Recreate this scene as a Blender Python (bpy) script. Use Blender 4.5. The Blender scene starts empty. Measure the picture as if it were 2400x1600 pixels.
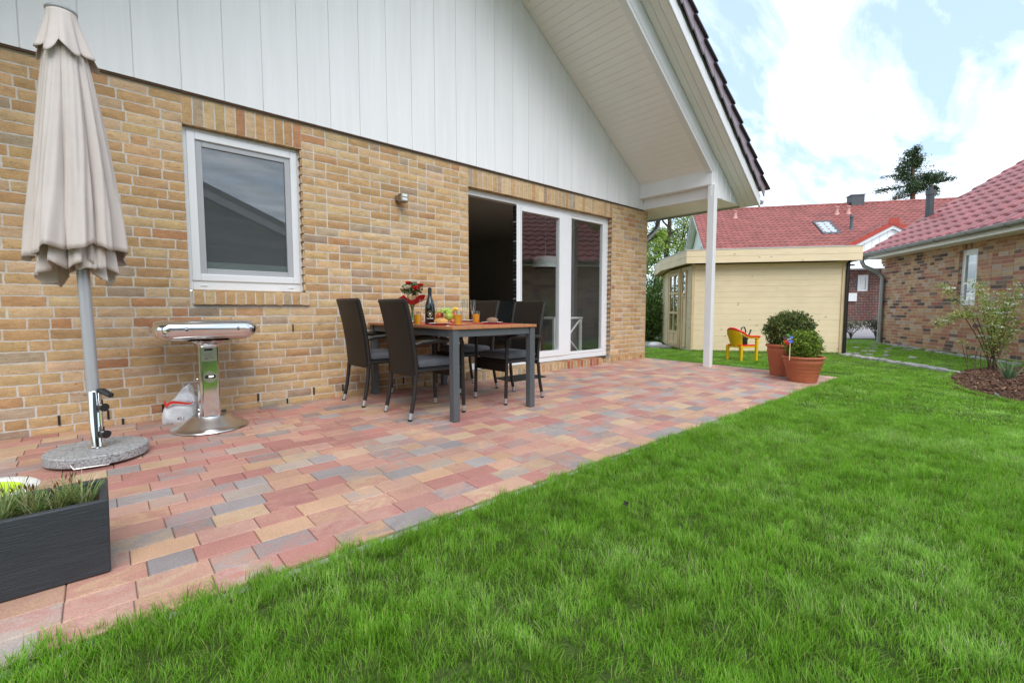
import bpy, math, random
import numpy as np
from mathutils import Vector, Matrix
R = math.radians
rnd = random.Random(7)
rng = np.random.default_rng(11)
scene = bpy.context.scene
COL = scene.collection

# ------------------------------------------------------------------ camera
EYE = np.array([0.0, -4.5007, 0.87])
YAW, PITCH, FPX = R(48.02), math.atan(76.6/1076), 1076.0
FW = np.array([math.cos(YAW)*math.cos(PITCH), math.sin(YAW)*math.cos(PITCH), -math.sin(PITCH)])
RT = np.array([math.sin(YAW), -math.cos(YAW), 0.0])
UP = np.cross(RT, FW)
cd = bpy.data.cameras.new('camera'); cam = bpy.data.objects.new('camera', cd); COL.objects.link(cam)
cd.sensor_width = 36; cd.lens = 36*FPX/2400; cd.clip_start = .05; cd.clip_end = 2000
cam.matrix_world = Matrix(((RT[0], UP[0], -FW[0], EYE[0]), (RT[1], UP[1], -FW[1], EYE[1]), (RT[2], UP[2], -FW[2], EYE[2]), (0, 0, 0, 1)))
scene.camera = cam

# surveying helpers: a sight line from the photograph's station meets a known real plane
def ray(u, v): return FW + RT*(u-1200)/FPX - UP*(v-800)/FPX
def on_z(u, v, z):
    r = ray(u, v); return EYE + r*(z-EYE[2])/r[2]
def on_y(u, v, y):
    r = ray(u, v); return EYE + r*(y-EYE[1])/r[1]
def on_plane(u, v, p, n):
    n = np.array(n, float); r = ray(u, v); return EYE + r*(n@(np.array(p)-EYE))/(n@r)
KS = 0.02
def patio_z(y): return KS*min(max(y, -2.95), 0.0)
def lawn_z(x, y):
    a = patio_z(y) - .012
    t = min(max((x-8.2)/1.6, 0), 1); t = t*t*(3-2*t)
    return a*(1-t) + (-.06)*t

# ------------------------------------------------------------------ materials
class NT:
    def __init__(s, name):
        s.m = bpy.data.materials.new(name); s.m.use_nodes = True
        s.t = s.m.node_tree; s.t.nodes.clear()
        s.out = s.n('ShaderNodeOutputMaterial')
    def n(s, typ, **kw):
        nd = s.t.nodes.new(typ)
        for k, v in kw.items():
            if k.startswith('i_'):
                key = k[2:]
                key = int(key) if key.isdigit() else key.replace('_', ' ')
                nd.inputs[key].default_value = v
            else: setattr(nd, k, v)
        return nd
    def l(s, a, ao, b, bi): s.t.links.new(a.outputs[ao], b.inputs[bi])
    def coord(s, scale=(1, 1, 1), kind='Object', rot=(0, 0, 0)):
        tc = s.n('ShaderNodeTexCoord'); mp = s.n('ShaderNodeMapping')
        mp.inputs['Scale'].default_value = scale; mp.inputs['Rotation'].default_value = rot
        s.l(tc, kind, mp, 'Vector'); return mp
    def noise(s, co, scale, detail=4, rough=.6, dist=0):
        nz = s.n('ShaderNodeTexNoise', i_Scale=scale, i_Detail=detail, i_Roughness=rough, i_Distortion=dist)
        s.l(co, 0, nz, 'Vector'); return nz
    def ramp(s, src, out, stops):
        r = s.n('ShaderNodeValToRGB'); e = r.color_ramp.elements
        while len(e) < len(stops): e.new(.5)
        for el, (p, c) in zip(e, stops): el.position = p; el.color = c if len(c) == 4 else (*c, 1)
        s.l(src, out, r, 'Fac'); return r
    def mix(s, a, ao, b, bo, f=None, fo=0, fac=.5, typ='MIX'):
        m = s.n('ShaderNodeMix', data_type='RGBA', blend_type=typ)
        m.inputs[0].default_value = fac
        if f is not None: s.l(f, fo, m, 0)
        if isinstance(a, tuple): m.inputs[6].default_value = (*a, 1)
        else: s.l(a, ao, m, 6)
        if isinstance(b, tuple): m.inputs[7].default_value = (*b, 1)
        else: s.l(b, bo, m, 7)
        return m
def g3(v): return (v, v, v)

def mat(name, col=(.5, .5, .5), rough=.5, metal=0, attr=False, var=.12, vs=6, vscale=(1, 1, 1), bump=0, bs=60, bscale=(1, 1, 1), spec=.5, fine=0, fs=80, bd=.004, coat=0, sub=0):
    t = NT(name); b = t.n('ShaderNodeBsdfPrincipled', i_Roughness=rough, i_Metallic=metal)
    b.inputs['Specular IOR Level'].default_value = spec
    if coat: b.inputs['Coat Weight'].default_value = coat; b.inputs['Coat Roughness'].default_value = .08
    nz = t.noise(t.coord(vscale), vs, 5)
    rp = t.ramp(nz, 0, [(.25, g3(1-var)), (.75, g3(1+var))])
    src, so = rp, 0
    if fine:
        n2 = t.noise(t.coord(vscale), fs, 3); r2 = t.ramp(n2, 0, [(.3, g3(1-fine)), (.7, g3(1+fine))])
        src = t.mix(rp, 0, r2, 0, fac=1, typ='MULTIPLY'); so = 2
    if attr:
        at = t.n('ShaderNodeAttribute', attribute_name='Col'); m = t.mix(at, 'Color', src, so, fac=1, typ='MULTIPLY')
    else: m = t.mix(tuple(col), 0, src, so, fac=1, typ='MULTIPLY')
    t.l(m, 2, b, 'Base Color')
    if bump:
        n3 = t.noise(t.coord(bscale), bs, 4); bp = t.n('ShaderNodeBump', i_Strength=bump, i_Distance=bd)
        t.l(n3, 0, bp, 'Height'); t.l(bp, 0, b, 'Normal')
    t.l(b, 0, t.out, 0); return t.m

def glass_mat(name, tint=(.9, .95, .93), base=.1, gain=1.4, rough=0.0):
    t = NT(name); tr = t.n('ShaderNodeBsdfTransparent'); tr.inputs[0].default_value = (*tint, 1)
    gl = t.n('ShaderNodeBsdfGlossy', i_Roughness=rough); gl.inputs[0].default_value = (1, 1, 1, 1)
    lw = t.n('ShaderNodeLayerWeight', i_Blend=.5); fr = t.n('ShaderNodeMath', operation='POWER'); fr.inputs[1].default_value = 4.0; t.l(lw, 'Facing', fr, 0); ma = t.n('ShaderNodeMath', operation='MULTIPLY_ADD', use_clamp=True)
    ma.inputs[1].default_value = gain; ma.inputs[2].default_value = base; t.l(fr, 0, ma, 0)
    mx = t.n('ShaderNodeMixShader'); t.l(ma, 0, mx, 0); t.l(tr, 0, mx, 1); t.l(gl, 0, mx, 2); t.l(mx, 0, t.out, 0); return t.m

def screen_mat():
    t = NT('insect_mesh'); tr = t.n('ShaderNodeBsdfTransparent'); df = t.n('ShaderNodeBsdfDiffuse'); df.inputs[0].default_value = (.16, .17, .175, 1)
    nz = t.noise(t.coord((1, 1, 5)), 3.5, 3); rp = t.ramp(nz, 0, [(.3, g3(.22)), (.7, g3(.36))]); mx = t.n('ShaderNodeMixShader'); t.l(rp, 0, mx, 0); t.l(tr, 0, mx, 1); t.l(df, 0, mx, 2); t.l(mx, 0, t.out, 0); return t.m
def leaf_mat(name, col, var=.35, trans=.35, rough=.5, attr=True):
    t = NT(name); b = t.n('ShaderNodeBsdfPrincipled', i_Roughness=rough); b.inputs['Specular IOR Level'].default_value = .35
    tl = t.n('ShaderNodeBsdfTranslucent'); mx = t.n('ShaderNodeMixShader'); mx.inputs[0].default_value = trans
    if attr:
        at = t.n('ShaderNodeAttribute', attribute_name='Col'); m = t.mix(at, 'Color', tuple(col), 0, fac=1, typ='MULTIPLY')
        t.l(m, 2, b, 'Base Color'); t.l(m, 2, tl, 0)
    else:
        b.inputs['Base Color'].default_value = (*col, 1); tl.inputs[0].default_value = (*col, 1)
    t.l(b, 0, mx, 1); t.l(tl, 0, mx, 2); t.l(mx, 0, t.out, 0); return t.m

def brick_mat(name, dark=(.10, .06, .045), rust=(.38, .11, .035), amt=.5):
    t = NT(name); b = t.n('ShaderNodeBsdfPrincipled', i_Roughness=.85); b.inputs['Specular IOR Level'].default_value = .25
    at = t.n('ShaderNodeAttribute', attribute_name='Col')
    co = t.coord((1, 1, 2.2))
    n1 = t.noise(co, 9, 6, .65, .4); r1 = t.ramp(n1, 0, [(.3, g3(.78)), (.7, g3(1.16))])
    c = t.mix(at, 'Color', r1, 0, fac=1, typ='MULTIPLY')
    n2 = t.noise(co, 16, 5, .7, 1.2); r2 = t.ramp(n2, 0, [(.59, g3(0)), (.68, g3(amt))])
    c2 = t.mix(c, 2, rust, 0, r2, 0)
    n3 = t.noise(t.coord((1, 1, 3.2)), 14, 6, .75, 1.6); r3 = t.ramp(n3, 0, [(.60, g3(0)), (.66, g3(amt*1.25))])
    c3 = t.mix(c2, 2, dark, 0, r3, 0)
    n4 = t.noise(t.coord(), 140, 3); r4 = t.ramp(n4, 0, [(.3, g3(.86)), (.7, g3(1.12))])
    c4 = t.mix(c3, 2, r4, 0, fac=1, typ='MULTIPLY')
    t.l(c4, 2, b, 'Base Color')
    n5 = t.noise(t.coord((1, 1, 1.8)), 45, 6, .7); bp = t.n('ShaderNodeBump', i_Strength=.55, i_Distance=.006)
    t.l(n5, 0, bp, 'Height'); t.l(bp, 0, b, 'Normal'); t.l(b, 0, t.out, 0); return t.m

def paver_mat():
    t = NT('concrete_paver'); b = t.n('ShaderNodeBsdfPrincipled', i_Roughness=.58); b.inputs['Specular IOR Level'].default_value = .4
    at = t.n('ShaderNodeAttribute', attribute_name='Col'); a2 = t.n('ShaderNodeAttribute', attribute_name='Col2')
    co = t.coord((1, 1.6, 1))
    n1 = t.noise(co, 8, 5, .65, .8); r1 = t.ramp(n1, 0, [(.42, g3(0)), (.60, g3(1))])
    c = t.mix(at, 'Color', a2, 'Color', r1, 0)
    n2 = t.noise(t.coord(), 2.2, 5); r2 = t.ramp(n2, 0, [(.3, g3(.86)), (.7, g3(1.12))])
    c2 = t.mix(c, 2, r2, 0, fac=1, typ='MULTIPLY')
    n3 = t.noise(t.coord(), 190, 3, .7); r3 = t.ramp(n3, 0, [(.28, g3(.72)), (.72, g3(1.2))])
    c3 = t.mix(c2, 2, r3, 0, fac=1, typ='MULTIPLY')
    n4 = t.noise(t.coord((1, 1.5, 1)), 22, 6, .8); r4 = t.ramp(n4, 0, [(.60, g3(0)), (.72, g3(.45))])
    c4 = t.mix(c3, 2, (.55, .50, .46), 0, r4, 0)
    n6 = t.noise(t.coord(), 1.3, 7, .75, 1.0); r6 = t.ramp(n6, 0, [(.30, g3(.74)), (.42, g3(1))]); c4 = t.mix(c4, 2, r6, 0, fac=1, typ='MULTIPLY')
    t.l(c4, 2, b, 'Base Color')
    bp = t.n('ShaderNodeBump', i_Strength=.35, i_Distance=.003); t.l(n3, 0, bp, 'Height'); t.l(bp, 0, b, 'Normal')
    t.l(b, 0, t.out, 0); return t.m

def granite_mat():
    t = NT('granite'); b = t.n('ShaderNodeBsdfPrincipled', i_Roughness=.6)
    co = t.coord(); n1 = t.noise(co, 110, 3, .8); r1 = t.ramp(n1, 0, [(.36, g3(.09)), (.46, g3(.30)), (.6, g3(.44)), (.72, g3(.68))])
    n2 = t.noise(co, 10, 3); r2 = t.ramp(n2, 0, [(.3, g3(.9)), (.7, g3(1.1))])
    c = t.mix(r1, 0, r2, 0, fac=1, typ='MULTIPLY'); t.l(c, 2, b, 'Base Color')
    bp = t.n('ShaderNodeBump', i_Strength=.2, i_Distance=.002); t.l(n1, 0, bp, 'Height'); t.l(bp, 0, b, 'Normal')
    t.l(b, 0, t.out, 0); return t.m

def wood_mat(name, a, b_, sc=(1, 12, 12), rough=.6, knots=False, bump=.15):
    t = NT(name); b = t.n('ShaderNodeBsdfPrincipled', i_Roughness=rough); b.inputs['Specular IOR Level'].default_value = .3
    n1 = t.noise(t.coord(sc), 3, 6, .65, .5); r1 = t.ramp(n1, 0, [(.3, a), (.7, b_)])
    c, o = r1, 0
    n2 = t.noise(t.coord((.6, 1, 1)), 1.3, 3); r2 = t.ramp(n2, 0, [(.3, g3(.9)), (.7, g3(1.08))])
    c = t.mix(c, o, r2, 0, fac=1, typ='MULTIPLY'); o = 2
    if knots:
        vo = t.n('ShaderNodeTexVoronoi', i_Scale=3.6); vo.inputs['Randomness'].default_value = 1
        t.l(t.coord((1, 1, 2.2)), 0, vo, 'Vector'); r3 = t.ramp(vo, 'Distance', [(.04, g3(.8)), (.12, g3(0))])
        c = t.mix(c, o, (.36, .20, .09), 0, r3, 0); o = 2
    t.l(c, o, b, 'Base Color')
    bp = t.n('ShaderNodeBump', i_Strength=bump, i_Distance=.002); t.l(n1, 0, bp, 'Height'); t.l(bp, 0, b, 'Normal')
    t.l(b, 0, t.out, 0); return t.m

def weave_mat(name, col, s=85):
    t = NT(name); b = t.n('ShaderNodeBsdfPrincipled', i_Roughness=.42); b.inputs['Specular IOR Level'].default_value = .32
    co = t.coord((1, 1, 1)); ck = t.n('ShaderNodeTexBrick', i_Scale=s)
    ck.inputs['Color1'].default_value = (1, 1, 1, 1); ck.inputs['Color2'].default_value = (.75, .75, .75, 1); ck.inputs['Mortar'].default_value = (.12, .12, .12, 1)
    ck.inputs['Mortar Size'].default_value = .05; ck.inputs['Mortar Smooth'].default_value = 1; ck.inputs['Brick Width'].default_value = 1.3; ck.inputs['Row Height'].default_value = .62
    # weave runs over the y-z face of the part
    sx = t.n('ShaderNodeSeparateXYZ'); cb = t.n('ShaderNodeCombineXYZ'); ad = t.n('ShaderNodeMath', operation='ADD')
    t.l(co, 0, sx, 0); t.l(sx, 0, ad, 0); t.l(sx, 1, ad, 1); t.l(ad, 0, cb, 0); t.l(sx, 2, cb, 1); t.l(cb, 0, ck, 'Vector')
    m = t.mix(tuple(col), 0, ck, 0, fac=1, typ='MULTIPLY'); t.l(m, 2, b, 'Base Color')
    bp = t.n('ShaderNodeBump', i_Strength=.9, i_Distance=.004); t.l(ck, 0, bp, 'Height'); t.l(bp, 0, b, 'Normal')
    t.l(b, 0, t.out, 0); return t.m

MT = {}
def mats_init():
    m = MT
    m['brick'] = brick_mat('yellow_brick'); m['mortar'] = mat('mortar', (.62, .58, .52), .9, var=.15, vs=8, fine=.15, fs=200, bump=.4, bs=150)
    m['nbrick'] = brick_mat('mixed_brick', amt=.3); m['nmortar'] = mat('pale_mortar', (.58, .54, .49), .9, var=.1)
    m['white'] = mat('white_board', (.84, .84, .85), .45, var=.05, vs=2, vscale=(6, 6, .4), bump=.12, bs=14, bscale=(8, 8, .5), bd=.003)
    m['soffit'] = mat('soffit_board', (.90, .885, .86), .5, var=.04, vs=1.5, bump=.06, bs=30)
    m['trim'] = mat('white_trim', (.80, .80, .81), .4, var=.04, vs=3, bump=.05, bs=40)
    m['pvc'] = mat('window_plastic', (.80, .81, .83), .28, var=.03, vs=3)
    m['greypvc'] = mat('grey_seal_frame', (.42, .43, .45), .4, var=.05)
    m['black'] = mat('black_rubber', (.012, .012, .012), .6, var=.1)
    m['pane'] = glass_mat('window_glass', (.90, .94, .93), .13, .6); m['pane2'] = glass_mat('window_glass_near', (.85, .9, .89), .26, .8)
    m['blind'] = mat('grey_blind', (.085, .09, .093), .8, var=.08, vs=40, vscale=(1, 1, 5)); m['sill_reflection'] = mat('painted_sill_reflection', (.34, .40, .38), .6, var=.05)
    m['tile'] = mat('dark_roof_tile', (.045, .03, .038), .4, var=.2, vs=5, bump=.15, bs=30)
    m['zinc'] = mat('zinc', (.36, .37, .38), .42, .75, var=.15, vs=6)
    m['steel'] = mat('polished_steel', (.72, .71, .70), .09, 1, var=.05, vs=5, bump=.03, bs=5, bd=.01)
    m['steelb'] = mat('brushed_steel', (.62, .61, .60), .28, 1, var=.1, vs=4, vscale=(3, 3, 1))
    m['chrome'] = mat('chrome', (.78, .77, .76), .1, 1, var=.04)
    m['paver'] = paver_mat(); m['sand'] = mat('joint_sand', (.27, .23, .19), .95, var=.3, vs=30, fine=.3, fs=300)
    m['kerb'] = mat('grey_edging', (.34, .34, .33), .85, var=.2, vs=9, fine=.2, fs=160, bump=.3, bs=90)
    m['granite'] = granite_mat()
    m['canvas'] = mat('parasol_canvas', (.605, .54, .505), .85, var=.07, vs=4, fine=.04, fs=400, bump=.35, bs=14, bscale=(1, 1, .35), bd=.012)
    m['pole'] = mat('grey_painted_pole', (.42, .43, .45), .35, .2, var=.05)
    m['plastic_black'] = mat('black_plastic', (.015, .016, .018), .3, var=.1)
    m['wicker'] = weave_mat('dark_wicker', (.017, .014, .0125), 46); m['wickerleg'] = mat('wicker_wrap', (.014, .012, .011), .42, var=.3, vs=120, vscale=(.2, .2, 1), bump=.8, bs=110, bscale=(.05, .05, 1))
    m['cushion'] = mat('grey_cushion', (.085, .09, .105), .9, var=.12, vs=10, fine=.18, fs=260, bump=.3, bs=300, bd=.002)
    m['legtip'] = mat('aluminium_tip', (.55, .55, .55), .35, .8, var=.05)
    m['tabletop'] = wood_mat('table_wood', (.36, .14, .06), (.52, .24, .11), (1, 9, 9), .45); m['tableframe'] = mat('grey_table_frame', (.105, .115, .125), .42, .2, var=.06)
    m['red'] = mat('red_cloth', (.45, .012, .02), .8, var=.12, vs=14, fine=.1, fs=300); m['china'] = mat('white_china', (.82, .82, .80), .2, var=.03)
    m['juice'] = mat('orange_juice', (.86, .36, .008), .3, var=.06, vs=20); m['gls'] = glass_mat('drinking_glass', (.965, .975, .975), .06, .8)
    m['bottle'] = mat('dark_bottle', (.006, .012, .010), .08, var=.1, coat=.6); m['gold'] = mat('gold_label', (.62, .42, .16), .35, .6, var=.1); m['foil'] = mat('black_foil', (.015, .014, .016), .35, var=.3, vs=60)
    m['bread'] = mat('bread_crust', (.56, .29, .09), .6, var=.25, vs=18, bump=.3, bs=60); m['rye'] = mat('rye_crust', (.24, .14, .085), .75, var=.3, vs=22, bump=.4, bs=50)
    m['grape'] = mat('green_grape', (.38, .52, .10), .25, var=.15, vs=40); m['apple'] = mat('green_apple', (.34, .44, .05), .3, var=.15, vs=25); m['peach'] = mat('red_peach', (.62, .13, .05), .45, var=.35, vs=20); m['banana'] = mat('banana', (.78, .55, .05), .5, var=.15, vs=20)
    m['rose'] = mat('red_petal', (.58, .012, .012), .6, var=.25, vs=50); m['cream'] = mat('cream_petal', (.78, .76, .58), .6, var=.1, vs=50)
    m['leaf'] = leaf_mat('leaf', (1, 1, 1)); m['needle'] = leaf_mat('dark_leaf', (1, 1, 1), trans=.2, rough=.4)
    m['planter'] = mat('anthracite_planter', (.030, .036, .044), .5, var=.22, vs=5, vscale=(1, 1, 14), bump=.6, bs=16, bscale=(1, 1, 16), bd=.004)
    m['soil'] = mat('bark_soil', (.09, .042, .024), .95, var=.5, vs=40, fine=.4, fs=140, bump=.8, bs=60, bd=.02)
    m['lime'] = mat('lime_plastic', (.50, .66, .015), .5, var=.08); m['offwhite'] = mat('offwhite_plastic', (.76, .75, .70), .5, var=.06)
    m['bag'] = mat('white_sack', (.74, .76, .79), .35, var=.12, vs=9, bump=.6, bs=12, bd=.02); m['redp'] = mat('red_print', (.78, .04, .02), .45, var=.08); m['ink'] = mat('dark_print', (.12, .06, .06), .6, var=.1)
    m['terracotta'] = mat('terracotta_plastic', (.44, .125, .055), .55, var=.1, vs=5, fine=.06, fs=120, bump=.1, bs=70)
    m['kidyellow'] = mat('yellow_plastic', (.80, .50, .008), .35, var=.05); m['kidred'] = mat('red_plastic', (.75, .015, .012), .35, var=.05); m['cangreen'] = mat('dark_green_plastic', (.018, .035, .028), .35, var=.15)
    m['shed'] = wood_mat('pale_spruce', (.85, .665, .42), (.92, .775, .54), (1.2, 1.2, 16), .65, True); m['shedend'] = wood_mat('spruce_trim', (.70, .50, .27), (.78, .62, .38), (8, 8, 1), .65)
    m['felt'] = mat('pale_roof_edge', (.62, .60, .57), .6, var=.06); m['brownpipe'] = mat('brown_pipe', (.022, .015, .012), .4, var=.1)
    m['nroof'] = mat('glazed_red_tile', (.27, .055, .055), .22, var=.22, vs=3, fine=.12, fs=14, spec=.7)
    m['broof'] = mat('matt_red_tile', (.44, .10, .075), .55, var=.18, vs=2, fine=.2, fs=9); m['redverge'] = mat('red_verge', (.42, .05, .03), .5, var=.1)
    m['dark'] = mat('slate_chimney', (.07, .08, .09), .5, var=.15); m['redpipe'] = mat('red_vent', (.55, .27, .23), .55, var=.1)
    m['concrete'] = mat('pale_concrete', (.33, .30, .295), .9, var=.12, vs=3, fine=.1, fs=120); m['greywood'] = wood_mat('weathered_board', (.30, .29, .28), (.46, .45, .43), (1, 10, 10))
    m['roomwall'] = mat('room_wall', (.52, .51, .49), .9, var=.05); m['roomfloor'] = wood_mat('room_floor', (.16, .10, .06), (.24, .16, .10), (1, 10, 10), .5)
    m['lampshade'] = mat('pale_shade', (.85, .86, .85), .8, var=.04); m['bark'] = mat('tree_bark', (.075, .062, .045), .9, var=.35, vs=8, vscale=(1, 1, .3), bump=.8, bs=20, bd=.03)
    m['pinebark'] = mat('pine_bark', (.17, .075, .05), .9, var=.35, vs=5); m['twig'] = mat('brown_twig', (.13, .075, .05), .8, var=.3, vs=20)
    m['chip'] = mat('wood_chips', attr=True, rough=.9, var=.2, vs=30); m['cobble'] = mat('cobble_stone', attr=True, rough=.9, var=.2, vs=12, fine=.2, fs=90)
    m['matdark'] = mat('dark_mat', (.022, .024, .024), .95, var=.4, vs=120, bump=.8, bs=200); m['bronze'] = mat('bronze_lamp', (.30, .26, .21), .35, .8, var=.1); m['lampglass'] = mat('frosted_lamp_glass', (.75, .80, .80), .15, var=.04)
    m['wall_grey'] = mat('grey_render', (.13, .135, .14), .8, var=.1); m['pin_blue'] = mat('blue_foil', (.10, .20, .70), .25, .2, var=.2, vs=60); m['pin_green'] = mat('green_foil', (.03, .50, .10), .3, var=.1); m['pin_purple'] = mat('purple_foil', (.26, .07, .55), .3, var=.1); m['pin_orange'] = mat('orange_foil', (.85, .20, .02), .3, var=.1); m['pin_red'] = mat('red_foil', (.7, .03, .03), .3, var=.1); m['stick'] = mat('pale_stick', (.74, .60, .34), .6, var=.08)
    m['flower'] = mat('white_blossom', (.82, .80, .74), .7, var=.05)
mats_init()

# ------------------------------------------------------------------ mesh builder
class MB:
    def __init__(s): s.v, s.f, s.mi, s.c, s.c2, s.sm = [], [], [], [], [], []
    def add(s, vs, fs, mi=0, col=(1, 1, 1), col2=None, smooth=False, M=None):
        o = len(s.v)
        if M is not None: vs = [tuple(M @ Vector(p)) for p in vs]
        s.v += [tuple(map(float, p)) for p in vs]
        for f in fs:
            s.f.append([i+o for i in f]); s.mi.append(mi); s.c.append(col); s.c2.append(col2 or col); s.sm.append(smooth)
        return s
    def box(s, x0, y0, z0, x1, y1, z1, mi=0, col=(1, 1, 1), col2=None, M=None):
        x0, x1 = sorted((x0, x1)); y0, y1 = sorted((y0, y1)); z0, z1 = sorted((z0, z1))
        return s.add([(x0, y0, z0), (x1, y0, z0), (x1, y1, z0), (x0, y1, z0), (x0, y0, z1), (x1, y0, z1), (x1, y1, z1), (x0, y1, z1)],
                     [(0, 3, 2, 1), (4, 5, 6, 7), (0, 1, 5, 4), (1, 2, 6, 5), (2, 3, 7, 6), (3, 0, 4, 7)], mi, col, col2, M=M)
    def prism(s, poly, off, mi=0, col=(1, 1, 1), M=None):
        n = len(poly); off = Vector(off); a = [Vector(p) for p in poly]
        nrm = Vector((0, 0, 0))
        for i in range(n): nrm += a[i].cross(a[(i+1) % n])
        if nrm.dot(off) > 0: a.reverse()
        vs = [tuple(p) for p in a] + [tuple(p+off) for p in a]
        fs = [tuple(range(n)), tuple(range(2*n-1, n-1, -1))] + [(i, i+n, (i+1) % n+n, (i+1) % n) for i in range(n)]
        return s.add(vs, fs, mi, col, M=M)
    def tube(s, path, rad, seg=10, mi=0, col=(1, 1, 1), caps=True, smooth=True, M=None):
        P = [Vector(p) for p in path]; n = len(P)
        if not hasattr(rad, '__len__'): rad = [rad]*n
        vs = []; ref = None
        for i in range(n):
            t = (P[min(i+1, n-1)]-P[max(i-1, 0)])
            t = t.normalized() if t.length > 1e-9 else Vector((0, 0, 1))
            if ref is None: ref = Vector((1, 0, 0)) if abs(t.x) < .9 else Vector((0, 1, 0))
            a = (ref - t*ref.dot(t)); a = a.normalized() if a.length > 1e-6 else t.orthogonal().normalized()
            ref = a; b = t.cross(a)
            for k in range(seg):
                an = 2*math.pi*k/seg; vs.append(tuple(P[i]+(a*math.cos(an)+b*math.sin(an))*rad[i]))
        fs = [(i*seg+k, i*seg+(k+1) % seg, (i+1)*seg+(k+1) % seg, (i+1)*seg+k) for i in range(n-1) for k in range(seg)]
        s.add(vs, fs, mi, col, smooth=smooth, M=M)
        if caps:
            s.add(vs[:seg], [tuple(range(seg-1, -1, -1))], mi, col, M=M); s.add(vs[-seg:], [tuple(range(seg))], mi, col, M=M)
        return s
    def lathe(s, prof, cx=0, cy=0, cz=0, seg=24, mi=0, col=(1, 1, 1), smooth=True, sx=1, sy=1, M=None):
        vs, fs = [], []
        for r, z in prof:
            for k in range(seg):
                a = 2*math.pi*k/seg; vs.append((cx+r*sx*math.cos(a), cy+r*sy*math.sin(a), cz+z))
        for i in range(len(prof)-1):
            for k in range(seg): fs.append((i*seg+k, i*seg+(k+1) % seg, (i+1)*seg+(k+1) % seg, (i+1)*seg+k))
        s.add(vs, fs, mi, col, smooth=smooth, M=M)
        if prof[0][0] > 1e-6: s.add(vs[:seg], [tuple(range(seg-1, -1, -1))], mi, col, M=M)
        if prof[-1][0] > 1e-6: s.add(vs[-seg:], [tuple(range(seg))], mi, col, M=M)
        return s
    def ball(s, c, r, seg=14, rings=8, mi=0, col=(1, 1, 1), sq=(1, 1, 1), M=None):
        vs = [(c[0], c[1], c[2]-r*sq[2])]; fs = []
        for i in range(1, rings):
            a = -math.pi/2+math.pi*i/rings
            for k in range(seg):
                b = 2*math.pi*k/seg; vs.append((c[0]+r*sq[0]*math.cos(a)*math.cos(b), c[1]+r*sq[1]*math.cos(a)*math.sin(b), c[2]+r*sq[2]*math.sin(a)))
        vs.append((c[0], c[1], c[2]+r*sq[2])); L = len(vs)-1
        for k in range(seg):
            fs.append((0, 1+(k+1) % seg, 1+k)); fs.append((L, L-seg+k, L-seg+(k+1) % seg))
        for i in range(rings-2):
            for k in range(seg): fs.append((1+i*seg+k, 1+i*seg+(k+1) % seg, 1+(i+1)*seg+(k+1) % seg, 1+(i+1)*seg+k))
        return s.add(vs, fs, mi, col, smooth=True, M=M)
    def build(s, name, mats, parent=None, bevel=0, seg=2):
        me = bpy.data.meshes.new(name); me.from_pydata(s.v, [], s.f)
        if not isinstance(mats, (list, tuple)): mats = [mats]
        for m in mats: me.materials.append(MT[m] if isinstance(m, str) else m)
        me.polygons.foreach_set('material_index', s.mi); me.polygons.foreach_set('use_smooth', s.sm)
        nl = [len(f) for f in s.f]
        for nm, cc in (('Col', s.c), ('Col2', s.c2)):
            if nm == 'Col2' and s.c2 == s.c: continue
            ca = me.color_attributes.new(nm, 'FLOAT_COLOR', 'CORNER')
            arr = np.repeat(np.array([(*c, 1) for c in cc], dtype=np.float32), nl, axis=0); ca.data.foreach_set('color', arr.ravel())
        me.update()
        if any(s.sm): me.set_sharp_from_angle(angle=R(38))
        o = bpy.data.objects.new(name, me); COL.objects.link(o)
        if parent is not None: o.parent = parent
        if bevel:
            b = o.modifiers.new('bevel', 'BEVEL'); b.width = bevel; b.segments = seg; b.limit_method = 'ANGLE'; b.angle_limit = R(40)
        return o

def raw_mesh(name, V, F, mats, cols=None, parent=None, smooth=False, link=True, mi=None):
    V = np.asarray(V, dtype=np.float32); F = np.asarray(F, dtype=np.int32); k = F.shape[1]
    me = bpy.data.meshes.new(name); me.vertices.add(len(V)); me.vertices.foreach_set('co', V.ravel())
    me.loops.add(F.size); me.loops.foreach_set('vertex_index', F.ravel())
    me.polygons.add(len(F)); me.polygons.foreach_set('loop_start', np.arange(0, F.size, k, dtype=np.int32))
    if smooth: me.polygons.foreach_set('use_smooth', np.ones(len(F), dtype=bool))
    for m in (mats if isinstance(mats, (list, tuple)) else [mats]): me.materials.append(MT[m] if isinstance(m, str) else m)
    if mi is not None: me.polygons.foreach_set('material_index', np.asarray(mi, dtype=np.int32))
    if cols is not None:
        ca = me.color_attributes.new('Col', 'FLOAT_COLOR', 'CORNER'); c = np.repeat(np.asarray(cols, dtype=np.float32), k, axis=0)
        ca.data.foreach_set('color', np.concatenate([c, np.ones((len(c), 1), np.float32)], 1).ravel())
    me.update(); me.validate()
    o = bpy.data.objects.new(name, me)
    if link: COL.objects.link(o)
    if parent is not None: o.parent = parent
    return o

def tag(o, label=None, cat=None, group=None, kind=None):
    if label: o['label'] = label
    if cat: o['category'] = cat
    if group: o['group'] = group
    if kind: o['kind'] = kind
    return o
def thing(name, label, cat, loc=(0, 0, 0), rz=0, group=None):
    o = bpy.data.objects.new(name, None); COL.objects.link(o); o.empty_display_size = .1
    o.location = loc; o.rotation_euler = (0, 0, rz); return tag(o, label, cat, group)
def copy_tree(o, parent=None):
    c = o.copy(); COL.objects.link(c)
    if parent is not None: c.parent = parent
    for ch in list(o.children): copy_tree(ch, c)
    return c
def dup(o, loc, rz, label):
    c = copy_tree(o); c.location = loc; c.rotation_euler = (0, 0, rz); c['label'] = label; return c

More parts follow.
